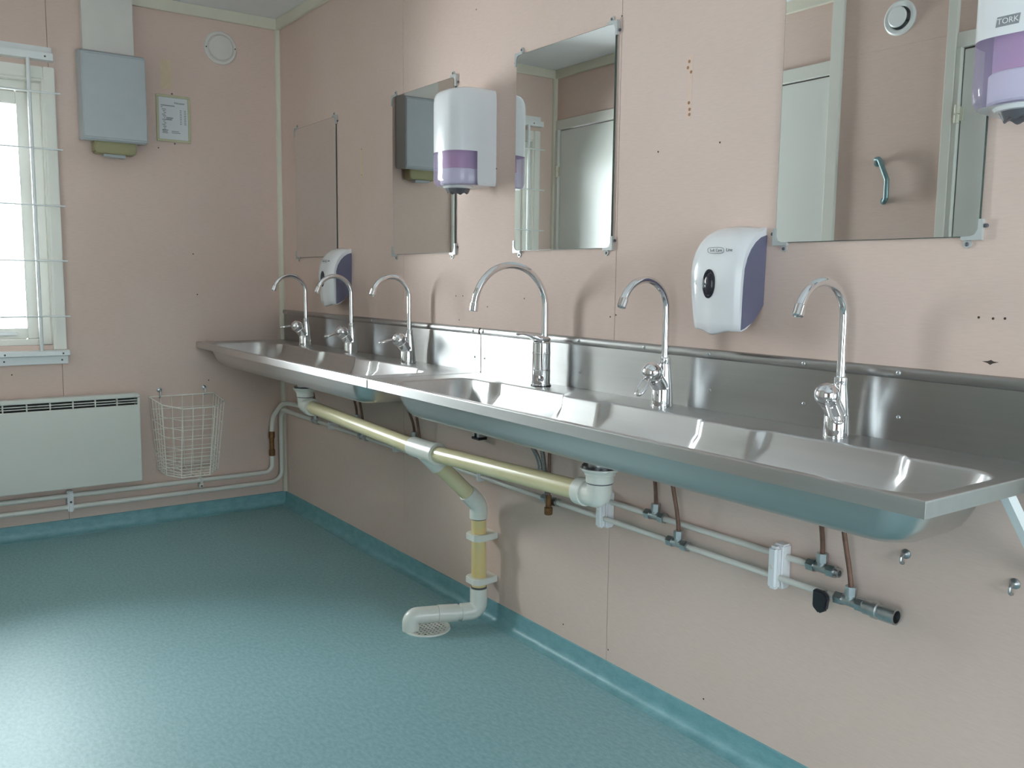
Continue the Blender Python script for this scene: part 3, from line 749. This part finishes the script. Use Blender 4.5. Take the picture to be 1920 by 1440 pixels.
def sink(x0, x1, ox0, ox1, taps, label, screws_top, screws_low, bsx0, bsx1):
    t = thing('trough_sink', ((x0+x1)/2, -0.21, RZ-0.105), label, 'sink', 'long steel wash troughs')

    def notch(x):      # the opening steps back around each tap ledge
        v = 0.0
        for tx in taps:
            d = abs(x-tx-0.03); v = max(v, 0.020*(1-min(1, max(0, (d-0.155)/0.018))))
        return v
    oy0, oy1 = -0.409, -0.140
    NL, NS = 150, 10
    L = []
    def lp(ix, r, z, yf=None, out=False, iy=None):
        iy = ix if iy is None else iy
        L.append(rrect(ox0+ix, ox1-ix, oy0+iy, oy1-iy, r, z, NL, NS, 7, yf))
    L.append(rrect(x0+0.004, x1-0.004, FY+0.004, -0.004, 0.001, RZ-0.0275, NL, NS))
    L.append(rrect(x0, x1, FY, -0.003, 0.0003, RZ-0.027, NL, NS))
    for (di, dz_) in ((0.0, 0.0040), (0.0, 0.0020), (0.0006, 0.0006), (0.0020, 0.0), (0.0040, 0.0)):
        L.append(rrect(x0+di, x1-di, FY+di, -0.003-di, 0.0003, RZ-dz_, NL, NS))
    lp(-0.004, 0.062, RZ, notch); lp(0.0, 0.060, RZ-0.001, notch); lp(0.003, 0.058, RZ-0.005, notch)
    lp(0.012, 0.056, RZ-0.036, notch, iy=0.009); lp(0.024, 0.054, RZ-0.066, iy=0.020); lp(0.034, 0.052, RZ-0.084, iy=0.029); lp(0.046, 0.050, RZ-0.094, iy=0.040); lp(0.062, 0.046, RZ-0.100, iy=0.054); lp(0.085, 0.040, RZ-0.1030, iy=0.074); lp(0.11, 0.030, RZ-0.104, iy=0.098); lp(0.14, 0.01, RZ-0.1045, iy=0.122)
    tray = B().loops(L, close_first=False, close_last=True)
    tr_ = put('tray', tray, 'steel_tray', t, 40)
    # back panel on the wall with its half-round top rail
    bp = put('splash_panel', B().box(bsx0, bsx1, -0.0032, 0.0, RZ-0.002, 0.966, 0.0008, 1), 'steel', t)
    prof = [(0.0, 0.960), (-0.0045, 0.960), (-0.0085, 0.963), (-0.0105, 0.968), (-0.0105, 0.974), (-0.0085, 0.979), (-0.0045, 0.982), (0.0, 0.983)]
    ra_ = B().prism(prof, 'x', bsx0+0.003, bsx1-0.003)
    put('splash_rail', ra_, 'steel', bp)
    for (x, z) in screws_top: screw(bp, (x, -0.0105, z), (0, -1, 0), 0.0052, 'zinc')
    for (x, z) in screws_low: screw(bp, (x, -0.0032, z), (0, -1, 0), 0.0045, 'zinc')
    # drain strainer in the tray floor
    xd = (x0+x1)/2
    put('strainer', B().lathe([(0.040, 0.0), (0.040, 0.0015), (0.032, 0.001), (0.012, -0.002), (0, -0.002)], (xd, -0.270, RZ-0.1044), (0, 0, 1), 24), 'zinc', t)
    return t


TA = (0.430, 0.907, 1.395); TB = (2.200, 2.700, 3.198)
sA = sink(0.003, 1.794, 0.105, 1.705, TA, 'long brushed steel trough sink with three taps in the room corner', [(0.08, 0.971), (0.519, 0.972), (0.994, 0.972), (1.34, 0.972), (1.751, 0.972)], [(0.30, 0.883), (1.751, 0.883)], 0.021, 1.786)
sB = sink(1.800, 3.600, 1.900, 3.576, TB, 'long brushed steel trough sink under the tall tap, with a free end', [(1.811, 0.972), (2.307, 0.972), (2.575, 0.972), (2.800, 0.972), (3.072, 0.972), (3.294, 0.972), (3.54, 0.972)], [(1.811, 0.883), (2.081, 0.883), (2.307, 0.883), (2.801, 0.883), (3.072, 0.883), (3.295, 0.883), (3.54, 0.883)], 1.790, 3.598)
put('support_strut', B().prism([(-0.178, 0.8075), (-0.152, 0.8075), (0.0, 0.652), (0.0, 0.623)], 'x', 3.582, 3.597), 'white_paint', sB, 20)
put('wall_bracket', B().box(1.785, 1.798, -0.034, 0.0, 0.618, 0.806, 0.002, 1).box(1.812, 1.825, -0.034, 0.0, 0.618, 0.806, 0.002, 1).box(1.798, 1.812, -0.012, 0.0, 0.620, 0.80), 'zinc', sB)
put('bracket_cap', B().box(1.783, 1.827, -0.036, 0.0, 0.610, 0.619, 0.002, 1), 'dark', sB)

# ------------------------------------------------------------------ taps
def arc_spout(r, z_up, sweep, rr, y0=0.0, z0=0.10):
    pts = [(0, y0, z0), (0, y0, z_up)]
    for k_ in range(1, 21):
        a_ = radians(sweep)*k_/20
        pts.append((0, y0-r+r*cos(a_), z_up+r*sin(a_)))
    end = Vector(pts[-1]); tan = Vector((0, -sin(radians(sweep)), cos(radians(sweep))))
    return pts, end, tan


def make_tap():
    t = thing('lever_tap', (0, 0, 0), 'tap', 'tap', 'chrome swan-neck taps with loop levers')
    put('base', B().lathe([(0.0238, 0), (0.0238, 0.002), (0.0228, 0.003), (0.0228, 0.043), (0.0218, 0.046), (0.0, 0.046)], (0, 0, 0), n=28), 'chrome', t, local=True)
    # body: leaning cartridge housing merging with the neck below the spout
    b = B(); loops_ = []
    for k_ in range(11):
        q = k_/10; z = 0.0005+q*0.1068
        hw_ = 0.0215-0.0095*q; yb = 0.034-0.0115*q*q; yf = -0.012+0.0095*q
        cy = (yb+yf)/2; ry = (yb-yf)/2
        loops_.append([Vector((hw_*cos(2*pi*j/24), cy+ry*sin(2*pi*j/24), z)) for j in range(24)])
    b.loops(loops_, close_first=True, close_last=True)
    bd = put('body', b, 'chrome', t, 60, local=True)
    ax = Vector((0, -0.62, 0.78)).normalized(); o0 = Vector((0, 0.002, 0.044))
    put('cartridge_housing', B().lathe([(0.0195, 0.004), (0.0205, 0.012), (0.0205, 0.036), (0.0190, 0.038), (0.0190, 0.040), (0.0215, 0.041), (0.0215, 0.050), (0.018, 0.052)], o0, ax, 26), 'chrome', bd, local=True)
    ball_c = o0+ax*0.056
    put('lever_ball', B().sphere(ball_c, 0.0252, 24, 16), 'chrome', t, 60, local=True)
    put('collar', B().lathe([(0.0125, 0), (0.013, 0.002), (0.013, 0.014), (0.0105, 0.017)], (0, 0.010, 0.107), (0, 0, 1), 20), 'chrome', t, local=True)
    pts, end, tan = arc_spout(0.0735, 0.240, 158, 0.009, 0.010, 0.122)
    sp_ = put('spout', B().tube(pts, 0.0088, 16), 'chrome', t, 60, local=True)
    put('aerator', B().lathe([(0.0095, -0.002), (0.0112, 0.0), (0.0112, 0.020), (0.0095, 0.022), (0.0085, 0.020), (0.0, 0.019)], end, tan, 18), 'chrome', sp_, local=True)
    # loop lever, modelled pointing along -y from the ball centre
    lv = bpy.data.objects.new('loop_lever', bpy.data.meshes.new('loop_lever'))
    path = []
    for (x, y) in ((0.0085, -0.015), (0.0105, -0.035), (0.0110, -0.060), (0.0085, -0.073), (0.0, -0.078), (-0.0085, -0.073), (-0.0110, -0.060), (-0.0105, -0.035), (-0.0085, -0.015)):
        path.append((x, y, 0.006-0.0012*(abs(y)/0.02)))
    bb = B().tube(fillet(path, 0.012, 3), 0.0042, 8)
    bmesh.ops.recalc_face_normals(bb.bm, faces=bb.bm.faces); bb.bm.to_mesh(lv.data); bb.bm.free()
    lv.data.polygons.foreach_set('use_smooth', [True]*len(lv.data.polygons)); lv.data.materials.append(M['chrome'])
    lv.parent = t; lv.location = ball_c; COL.objects.link(lv)
    dot = put('colour_dot', B().lathe([(0.0035, 0.0), (0.0035, 0.0008), (0, 0.001)], ball_c+Vector((0.004, -0.0215, -0.0075)), Vector((0.17, -0.92, -0.32)), 12), 'rust', t, local=True)
    return t


tap0 = make_tap()
tl = ['chrome swan-neck tap in the room corner, below the corner mirror', 'middle chrome swan-neck tap of the corner sink, in front of a soap dispenser', 'chrome swan-neck tap of the corner sink, beside the seam of the two sinks', 'chrome swan-neck tap between the tall tap and the soap dispenser', 'chrome swan-neck tap near the free end of the sink, past the soap dispenser']
spots = [(0.430, -4, 4), (0.907, 3, 14), (1.395, -2, 9), (2.700, 12, 42), (3.198, 58, 38)]
for n, (x, yaw, pitch) in enumerate(spots):
    o = tap0 if n == 0 else copy_tree(tap0)
    o.location = (x, -0.068, RZ); o['label'] = tl[n]
    for ch in o.children:
        if ch.name.startswith('loop_lever'): ch.rotation_euler = (radians(pitch), 0, radians(yaw))

tt = thing('tall_tap', (2.200, -0.062, RZ), 'tall chrome kitchen tap with a wide arched spout and a flat top lever', 'tap')
put('base', B().lathe([(0.0285, 0), (0.0285, 0.004), (0.0268, 0.006), (0.0268, 0.044), (0.0275, 0.045), (0.0275, 0.047), (0.0262, 0.049), (0.0, 0.049)], (0, 0, 0), n=30), 'chrome', tt, local=True)
put('base_gasket', B().lathe([(0.030, -0.0), (0.030, 0.003), (0.0, 0.003)], (0, 0, 0.0), n=30), 'dark', tt, local=True)
put('valve_knob', B().lathe([(0.0105, 0.020), (0.0105, 0.029), (0.008, 0.032), (0.0, 0.033)], (0, 0, 0.024), (0.75, -0.66, 0), 18), 'chrome', tt, local=True)
put('body', B().lathe([(0.0262, 0.0495), (0.0262, 0.094), (0.0278, 0.095), (0.0278, 0.099), (0.0262, 0.100), (0.0255, 0.126), (0.0265, 0.127), (0.0235, 0.131), (0.0, 0.132)], (0, 0, 0), n=30), 'chrome', tt, 28, local=True)
# lever: cap with a flat tongue reaching out over the sink
lvb = B(); prof_ = [(-0.000, 0.026, 0.129, 0.147), (-0.020, 0.0235, 0.131, 0.151), (-0.032, 0.0165, 0.137, 0.154), (-0.050, 0.0115, 0.147, 0.1575), (-0.072, 0.0105, 0.152, 0.1585), (-0.086, 0.0085, 0.1505, 0.1565)]
loops_ = [[Vector((0.012*cos(2*pi*k_/20), 0.0245, 0.137+0.006*sin(2*pi*k_/20))) for k_ in range(20)]]
loops_ += [[Vector((w_*math.copysign(abs(cos(2*pi*k_/20))**0.6, cos(2*pi*k_/20)), y_, (a_+c_)/2+(c_-a_)/2*math.copysign(abs(sin(2*pi*k_/20))**0.6, sin(2*pi*k_/20)))) for k_ in range(20)] for (y_, w_, a_, c_) in [(0.012, 0.0225, 0.129, 0.146)]+prof_]
lvb.loops(loops_, close_first=True, close_last=True); put('lever', lvb, 'chrome', tt, 50, local=True)
pts, end, tan = arc_spout(0.124, 0.226, 172, 0.0095, 0.012, 0.128)
sp_ = put('spout', B().tube(pts, 0.0098, 18), 'chrome', tt, 60, local=True)
put('aerator', B().lathe([(0.0105, -0.002), (0.0122, 0.0), (0.0122, 0.020), (0.0105, 0.022), (0.009, 0.020), (0.0, 0.019)], end, tan, 18), 'chrome', sp_, local=True)

# ------------------------------------------------------------------ waste pipe under the sinks
wp = thing('waste_pipe', (1.866, -0.15, 0.0), 'cream and white plastic waste pipe joining both sinks to the floor drain', 'waste pipe')
YD = -0.262


def drain(xd, zc, dx):
    put('tailpiece', B().lathe([(0.030, 0.7312), (0.030, 0.709), (0.0, 0.709)], (xd, YD, 0), n=20), 'zinc', wp)
    put('gasket', B().lathe([(0.043, 0.7095), (0.044, 0.704), (0.0, 0.704)], (xd, YD, 0), n=24), 'dark', wp)
    put('drain_cup', B().lathe([(0.047, 0.7038), (0.0475, 0.700), (0.043, 0.695), (0.038, 0.692), (0.037, 0.686), (0.0, 0.686)], (xd, YD, 0), n=28), 'waste_white', wp)
    put('drain_nut', B().lathe([(0.0325, 0.6858), (0.0338, 0.684), (0.0338, 0.670), (0.0322, 0.668), (0.0, 0.668)], (xd, YD, 0), n=24), 'waste_white', wp, 25)
    put('seal_ring', B().lathe([(0.0312, 0.6678), (0.0312, 0.6650), (0.0, 0.6650)], (xd, YD, 0), n=20), 'spout', wp)
    e = put('elbow', B().tube(fillet([(xd, YD, 0.6648), (xd, YD, zc), (xd+dx*0.062, YD, zc-0.001)], 0.032, 8), 0.0305, 20), 'waste_white', wp, 50)
    put('elbow_collar', B().tube([(xd+dx*0.045, YD, zc-0.0005), (xd+dx*0.074, YD, zc-0.001)], 0.0345, 20), 'waste_white', e)


drain(0.905, 0.634, 1); drain(2.700, 0.634, -1)
XT, ZT = 1.866, 0.606
put('pipe', B().tube([(0.972, YD, 0.6335), (XT-0.06, YD, ZT+0.0015)], 0.0252, 20), 'cream', wp)
put('pipe', B().tube([(XT+0.075, YD, ZT+0.0015), (2.633, YD, 0.6335)], 0.0252, 20), 'cream', wp)
te = put('tee', B().tube([(XT-0.075, YD, ZT+0.002), (XT+0.075, YD, ZT+0.002)], 0.0318, 22), 'waste_white', wp)
put('tee_collar', B().tube([(XT+0.058, YD, ZT+0.002), (XT+0.080, YD, ZT+0.002)], 0.0345, 22), 'waste_white', te)
put('tee_branch', B().tube([(XT, YD, ZT), (XT, YD+0.052, ZT-0.052)], 0.0318, 22), 'waste_white', te)
YV = -0.058
dz = 0.405
put('pipe', B().tube([(XT, YD+0.052, ZT-0.052), (XT, YV-0.036, dz+0.036)], 0.0258, 20), 'cream', wp)
put('elbow', B().tube(fillet([(XT, YV-0.046, dz+0.046), (XT, YV, dz), (XT, YV, dz-0.046)], 0.05, 6), 0.0300, 20), 'waste_white', wp, 50)
put('pipe', B().tube([(XT+0.001, YV, dz-0.046), (XT+0.004, YV, 0.118)], 0.0248, 20), 'yellowed', wp)
put('joint_ring', B().tube([(XT, YV, dz-0.0455), (XT, YV, dz-0.0495)], 0.0262, 20), 'spout', wp)
put('joint_ring', B().tube([(XT+0.004, YV, 0.122), (XT+0.004, YV, 0.128)], 0.0262, 20), 'spout', wp)
put('elbow', B().tube(fillet([(XT+0.004, YV, 0.122), (XT+0.004, YV, 0.042), (XT-0.013, YV-0.060, 0.044)], 0.034, 8), 0.0290, 20), 'waste_white', wp, 50)
put('pipe', B().tube([(XT-0.010, YV-0.050, 0.044), (XT-0.040, YV-0.150, 0.047)], 0.0250, 20), 'waste_white', wp)
put('coupling', B().tube([(XT-0.016, YV-0.072, 0.044), (XT-0.036, YV-0.135, 0.047)], 0.0290, 20), 'waste_white', wp)
put('elbow', B().tube(fillet([(XT-0.036, YV-0.137, 0.047), (XT-0.062, YV-0.222, 0.049), (XT-0.062, YV-0.222, 0.002)], 0.036, 8), 0.0275, 20), 'waste_white', wp, 50)
for zc in (0.298, 0.150):
    tilt = 0.004 if zc < 0.2 else 0.0
    pts_ = [(XT-0.036, YV-0.020), (XT-0.024, YV-0.034), (XT+0.026, YV-0.034), (XT+0.038, YV-0.020), (XT+0.038, YV+0.012), (XT+0.030, 0.0), (XT-0.030, 0.0), (XT-0.036, YV+0.012)]
    put('pipe_clamp', B().prism(pts_, 'z', zc-0.011, zc+0.011, 0.002), 'waste_white', wp)

# floor drain
fd = thing('floor_drain', (1.815, -0.225, 0.0), 'round white floor drain grate under the bend of the waste pipe', 'floor drain')
fc = (1.815, -0.225)
put('drain_ring', B().lathe([(0.078, 0.0), (0.077, 0.004), (0.070, 0.005), (0.064, 0.003), (0.064, 0.0), (0.078, 0.0)], (*fc, 0.0), n=40, cap=False), 'waste_white', fd)
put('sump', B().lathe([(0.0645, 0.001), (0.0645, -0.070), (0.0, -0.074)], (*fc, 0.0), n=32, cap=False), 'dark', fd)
for k_ in range(-4, 5):
    for ax_ in (0, 1):
        o = 0.0140*k_; hl = sqrt(max(0, 0.0650**2-o*o))
        bx_ = (fc[0]-hl, fc[0]+hl, fc[1]+o-0.0022, fc[1]+o+0.0022) if ax_ else (fc[0]+o-0.0022, fc[0]+o+0.0022, fc[1]-hl, fc[1]+hl)
        put('grate_bar', B().box(*bx_, 0.0013, 0.0046 if ax_ else 0.0044), 'waste_white', fd)

# ------------------------------------------------------------------ supply pipes
YC, YH, ZH = -0.036, -0.016, 0.536      # lower pipe, upper pipe: distance from the wall; height of the upper one
cold = thing('supply_pipe', (1.6, YC, 0.49), 'lower white water pipe ending in a grey valve below the sinks', 'water pipe')
hot = thing('supply_pipe', (1.6, YH, 0.54), 'upper white water pipe with a brass coupling in the room corner', 'water pipe')
put('riser_pipe', B().tube(fillet([(0.030, YO+0.012, 0.126), (0.030, -0.032, 0.126), (0.030, -0.032, 0.490), (0.455, YC, 0.492)], 0.055, 8), 0.0112, 14), 'pipe_white', cold, 60)
put('riser_pipe', B().tube(fillet([(0.030, YO+0.012, 0.178), (0.030, -0.080, 0.178), (0.030, -0.080, 0.262)], 0.055, 8), 0.0112, 14), 'pipe_white', hot, 60)
put('riser_pipe', B().tube(fillet([(0.030, -0.080, 0.375), (0.032, -0.074, 0.455), (0.075, -0.038, 0.526), (0.16, -0.024, 0.530), (0.39, YH, 0.534)], 0.06, 7), 0.0112, 14), 'pipe_white', hot, 60)
bf = put('brass_coupling', B().lathe([(0.0110, 0.258), (0.0155, 0.260), (0.0155, 0.288), (0.0120, 0.292), (0.0120, 0.346), (0.0155, 0.350), (0.0155, 0.378), (0.0110, 0.382)], (0.030, -0.080, 0), n=8), 'brass', hot, 20)
put('supply_line', B().tube([(0.455, YC, 0.492), (3.215, YC, 0.491)], 0.0074, 12), 'pipe_white', cold, 60)
put('supply_line', B().tube([(0.39, YH, 0.534), (3.15, YH, ZH)], 0.0074, 12), 'pipe_white', hot, 60)


def tee_fit(parent, x, up=True):
    y, z = (YH, ZH) if parent is hot else (YC, 0.4915)
    f_ = put('tee_fitting', B().tube([(x-0.030, y, z), (x+0.030, y, z)], 0.0102, 12), 'zinc', parent)
    put('nut', B().tube([(x-0.034, y, z), (x-0.016, y, z)], 0.0140, 6), 'zinc', f_, 10)
    put('nut', B().tube([(x+0.016, y, z), (x+0.034, y, z)], 0.0140, 6), 'zinc', f_, 10)
    if up:
        put('branch', B().tube([(x, y, z), (x, y, z+0.018)], 0.0100, 12), 'zinc', f_)
        put('nut', B().tube([(x, y, z+0.013), (x, y, z+0.033)], 0.0125, 6), 'zinc', f_, 10)
    return f_


def ctube(parent, x0, x1, mt='copper', r=0.0052, nm='copper_tube', bow=0.0, y1=None, z1=None):
    y1 = (YH if parent is hot else YC) if y1 is None else y1
    z1 = (ZH if parent is hot else 0.4915)+0.030 if z1 is None else z1
    pts = [(x0, -0.060, 0.80)]
    for k_ in range(13):
        q = k_/12; e = q*q*(3-2*q); z = 0.74+(z1-0.74)*q
        pts.append((x0+(x1-x0)*e+bow*sin(pi*q), -0.060+(y1+0.060)*e, z))
    put(nm, B().tube(pts, r, 10), mt, parent, 60)


for hx_, h0_, cx_, c0_ in ((0.345, 0.360, 0.476, 0.470), (0.862, 0.886, 0.965, 0.957), (1.356, 1.345, 1.436, 1.431)):
    tee_fit(hot, hx_); tee_fit(cold, cx_)
    ctube(hot, h0_, hx_); ctube(cold, c0_, cx_)
tee_fit(hot, 2.642); tee_fit(cold, 2.745)
ctube(hot, 2.668, 2.642); ctube(cold, 2.730, 2.745, bow=-0.004)
tee_fit(cold, 2.222, up=False); tee_fit(hot, 2.142)
put('brass_stub', B().lathe([(0.009, 0.034), (0.009, 0.0), (0.0125, -0.002), (0.0125, -0.022), (0.0105, -0.024), (0, -0.024)], (2.238, YC-0.020, 0.478), (0, 0, 1), 10), 'brass', cold)
ctube(cold, 2.244, 2.238, y1=YC-0.020, z1=0.500)
ctube(hot, 2.072, 2.142, 'braid', 0.0068, 'braided_hose', 0.006)
ctube(cold, 2.192, 2.212, 'braid', 0.0066, 'braided_hose', y1=-0.042, z1=0.496)
tee_fit(hot, 3.148); tee_fit(cold, 3.234)
ctube(hot, 3.160, 3.148); ctube(cold, 3.222, 3.234, bow=-0.008)
put('open_end', B().lathe([(0.0095, 0.0), (0.0095, 0.014), (0.0066, 0.014), (0.0066, -0.020), (0, -0.020)], (3.178, YH, ZH), (1, 0, 0), 16), 'zinc', hot)
va = put('valve_body', B().lathe([(0.0125, 0.030), (0.0150, 0.034), (0.0150, 0.052), (0.0175, 0.053), (0.0175, 0.064), (0.0140, 0.066), (0.0140, 0.070), (0.0165, 0.072), (0.0165, 0.104), (0.0130, 0.104), (0.0120, 0.040), (0, 0.038)], (3.234, YC, 0.4915), (1, 0, 0), 20), 'zinc', cold, 25)
lvv = put('valve_lever', B().prism([(3.160, 0.502), (3.186, 0.502), (3.196, 0.490), (3.192, 0.462), (3.176, 0.452), (3.160, 0.464)], 'y', YC-0.026, YC-0.012, 0.003), 'dark', cold)
put('valve_stem', B().tube([(3.176, YC-0.013, 0.4915), (3.176, YC, 0.4915)], 0.008, 10), 'zinc', lvv)

# clips holding the pipes
for n, x in enumerate((0.636, 1.247, 1.839)):
    c_ = put('pipe_clip', B().box(x-0.010, x+0.010, -0.0475, 0.0, 0.476, 0.508, 0.003, 2), 'white', None)
    tag(c_, ['small white pipe clip nearest the room corner', 'small white pipe clip beside the waste tee', 'small white pipe clip just past the waste pipe branch'][n], 'pipe clip', 'single white clips on the lower pipe')
for n, x in enumerate((2.452, 3.043)):
    c_ = thing('pipe_clamp', (x, -0.02, 0.46), ['tall white double pipe clamp below the sink drain elbow', 'tall white double pipe clamp near the open pipe ends'][n], 'pipe clamp', 'double white pipe clamps')
    put('clamp_front', B().box(x-0.013, x+0.013, -0.050, -0.0285, 0.464, 0.562, 0.006, 3), 'white', c_)
    put('clamp_back', B().box(x-0.015, x+0.015, -0.0288, 0.0, 0.462, 0.564, 0.004, 2), 'white', c_)
    put('screw', B().lathe([(0.005, 0.0), (0.005, 0.002), (0, 0.003)], (x, -0.050, 0.515), (0, -1, 0), 10), 'pipe_white', c_)
c_ = thing('pipe_clamp', (0.02, -0.997, 0.11), 'white double clamp on the wall pipes below the panel heater', 'pipe clamp')
put('clamp_front', B().box(0.030, 0.047, -1.009, -0.985, 0.107, 0.198, 0.005, 3), 'white', c_)
put('clamp_back', B().box(0.0, 0.0295, -1.010, -0.984, 0.106, 0.199, 0.003, 2), 'white', c_)
put('screw', B().lathe([(0.005, 0.0), (0.005, 0.002), (0, 0.003)], (0.047, -0.997, 0.152), (1, 0, 0), 10), 'spout', c_)
c_ = thing('pipe_clamp', (0.02, -0.431, 0.14), 'small clip between the two wall pipes below the wire basket', 'pipe clamp')
put('clamp_body', B().box(0.0, 0.040, -0.440, -0.422, 0.142, 0.164, 0.003, 2).box(0.0, 0.044, -0.438, -0.424, 0.164, 0.192, 0.003, 2), 'pipe_white', c_)
put('screw', B().lathe([(0.005, 0.0), (0.005, 0.002), (0, 0.003)], (0.040, -0.431, 0.151), (1, 0, 0), 10), 'spout', c_)

# loose wall hooks below the free sink end
for n, x in enumerate((3.328, 3.538)):
    h = thing('screw_hook', (x, 0, 0.60), ['zinc screw hook in the wall nearest the pipe valve', 'zinc screw hook in the wall below the sink strut'][n], 'hook', 'zinc hooks below the sink')
    put('washer', B().lathe([(0.010, 0), (0.010, 0.002), (0.006, 0.005), (0.004, 0.007), (0, 0.007)], (x, 0, 0.612), (0, -1, 0), 16), 'zinc', h)
    put('hook_wire', B().tube(fillet([(x, -0.005, 0.612), (x, -0.016, 0.610), (x, -0.018, 0.596), (x, -0.008, 0.594)], 0.005, 4), 0.003, 8), 'zinc', h)

# ------------------------------------------------------------------ things on the opposite wall, seen in the mirror
hd = thing('grab_handle', (2.13, YO, 1.47), 'bent grey-green metal grab handle on the wall between doors', 'handle')
put('grip', B().tube(fillet([(2.122, YO+0.004, 1.628), (2.127, YO+0.022, 1.640), (2.144, YO+0.026, 1.640), (2.185, YO+0.030, 1.556), (2.186, YO+0.030, 1.482), (2.174, YO+0.022, 1.472), (2.160, YO+0.004, 1.474)], 0.010, 4), 0.0098, 12), 'tealmetal', hd, 60)
for (x, z) in ((2.121, 1.626), (2.159, 1.474)): put('foot', B().lathe([(0.013, 0), (0.013, 0.006), (0.009, 0.010), (0, 0.010)], (x, YO, z), (0, 1, 0), 18), 'tealmetal', hd)
v2 = thing('ventilation_valve', (2.183, YO, 2.11), 'round white open ventilation valve with a dark gap, between the doors', 'vent')
put('ring', B().lathe([(0.066, 0.0), (0.066, 0.006), (0.060, 0.010), (0.048, 0.008), (0.044, 0.002), (0.044, 0.0), (0.066, 0.0)], (2.183, YO, 2.177), (0, 1, 0), 40, cap=False), 'white_paint', v2)
put('throat', B().lathe([(0.0445, 0.002), (0.0445, -0.086), (0, -0.088)], (2.183, YO, 2.177), (0, 1, 0), 32, cap=False), 'zinc', v2)
put('stem', B().tube([(2.183, YO-0.087, 2.177), (2.183, YO+0.004, 2.177)], 0.006, 10), 'zinc', v2)
put('disc', B().lathe([(0.012, 0.003), (0.012, 0.016), (0.038, 0.018), (0.039, 0.022), (0.034, 0.026), (0, 0.027)], (2.183, YO, 2.177), (0, 1, 0), 36), 'white_paint', v2)
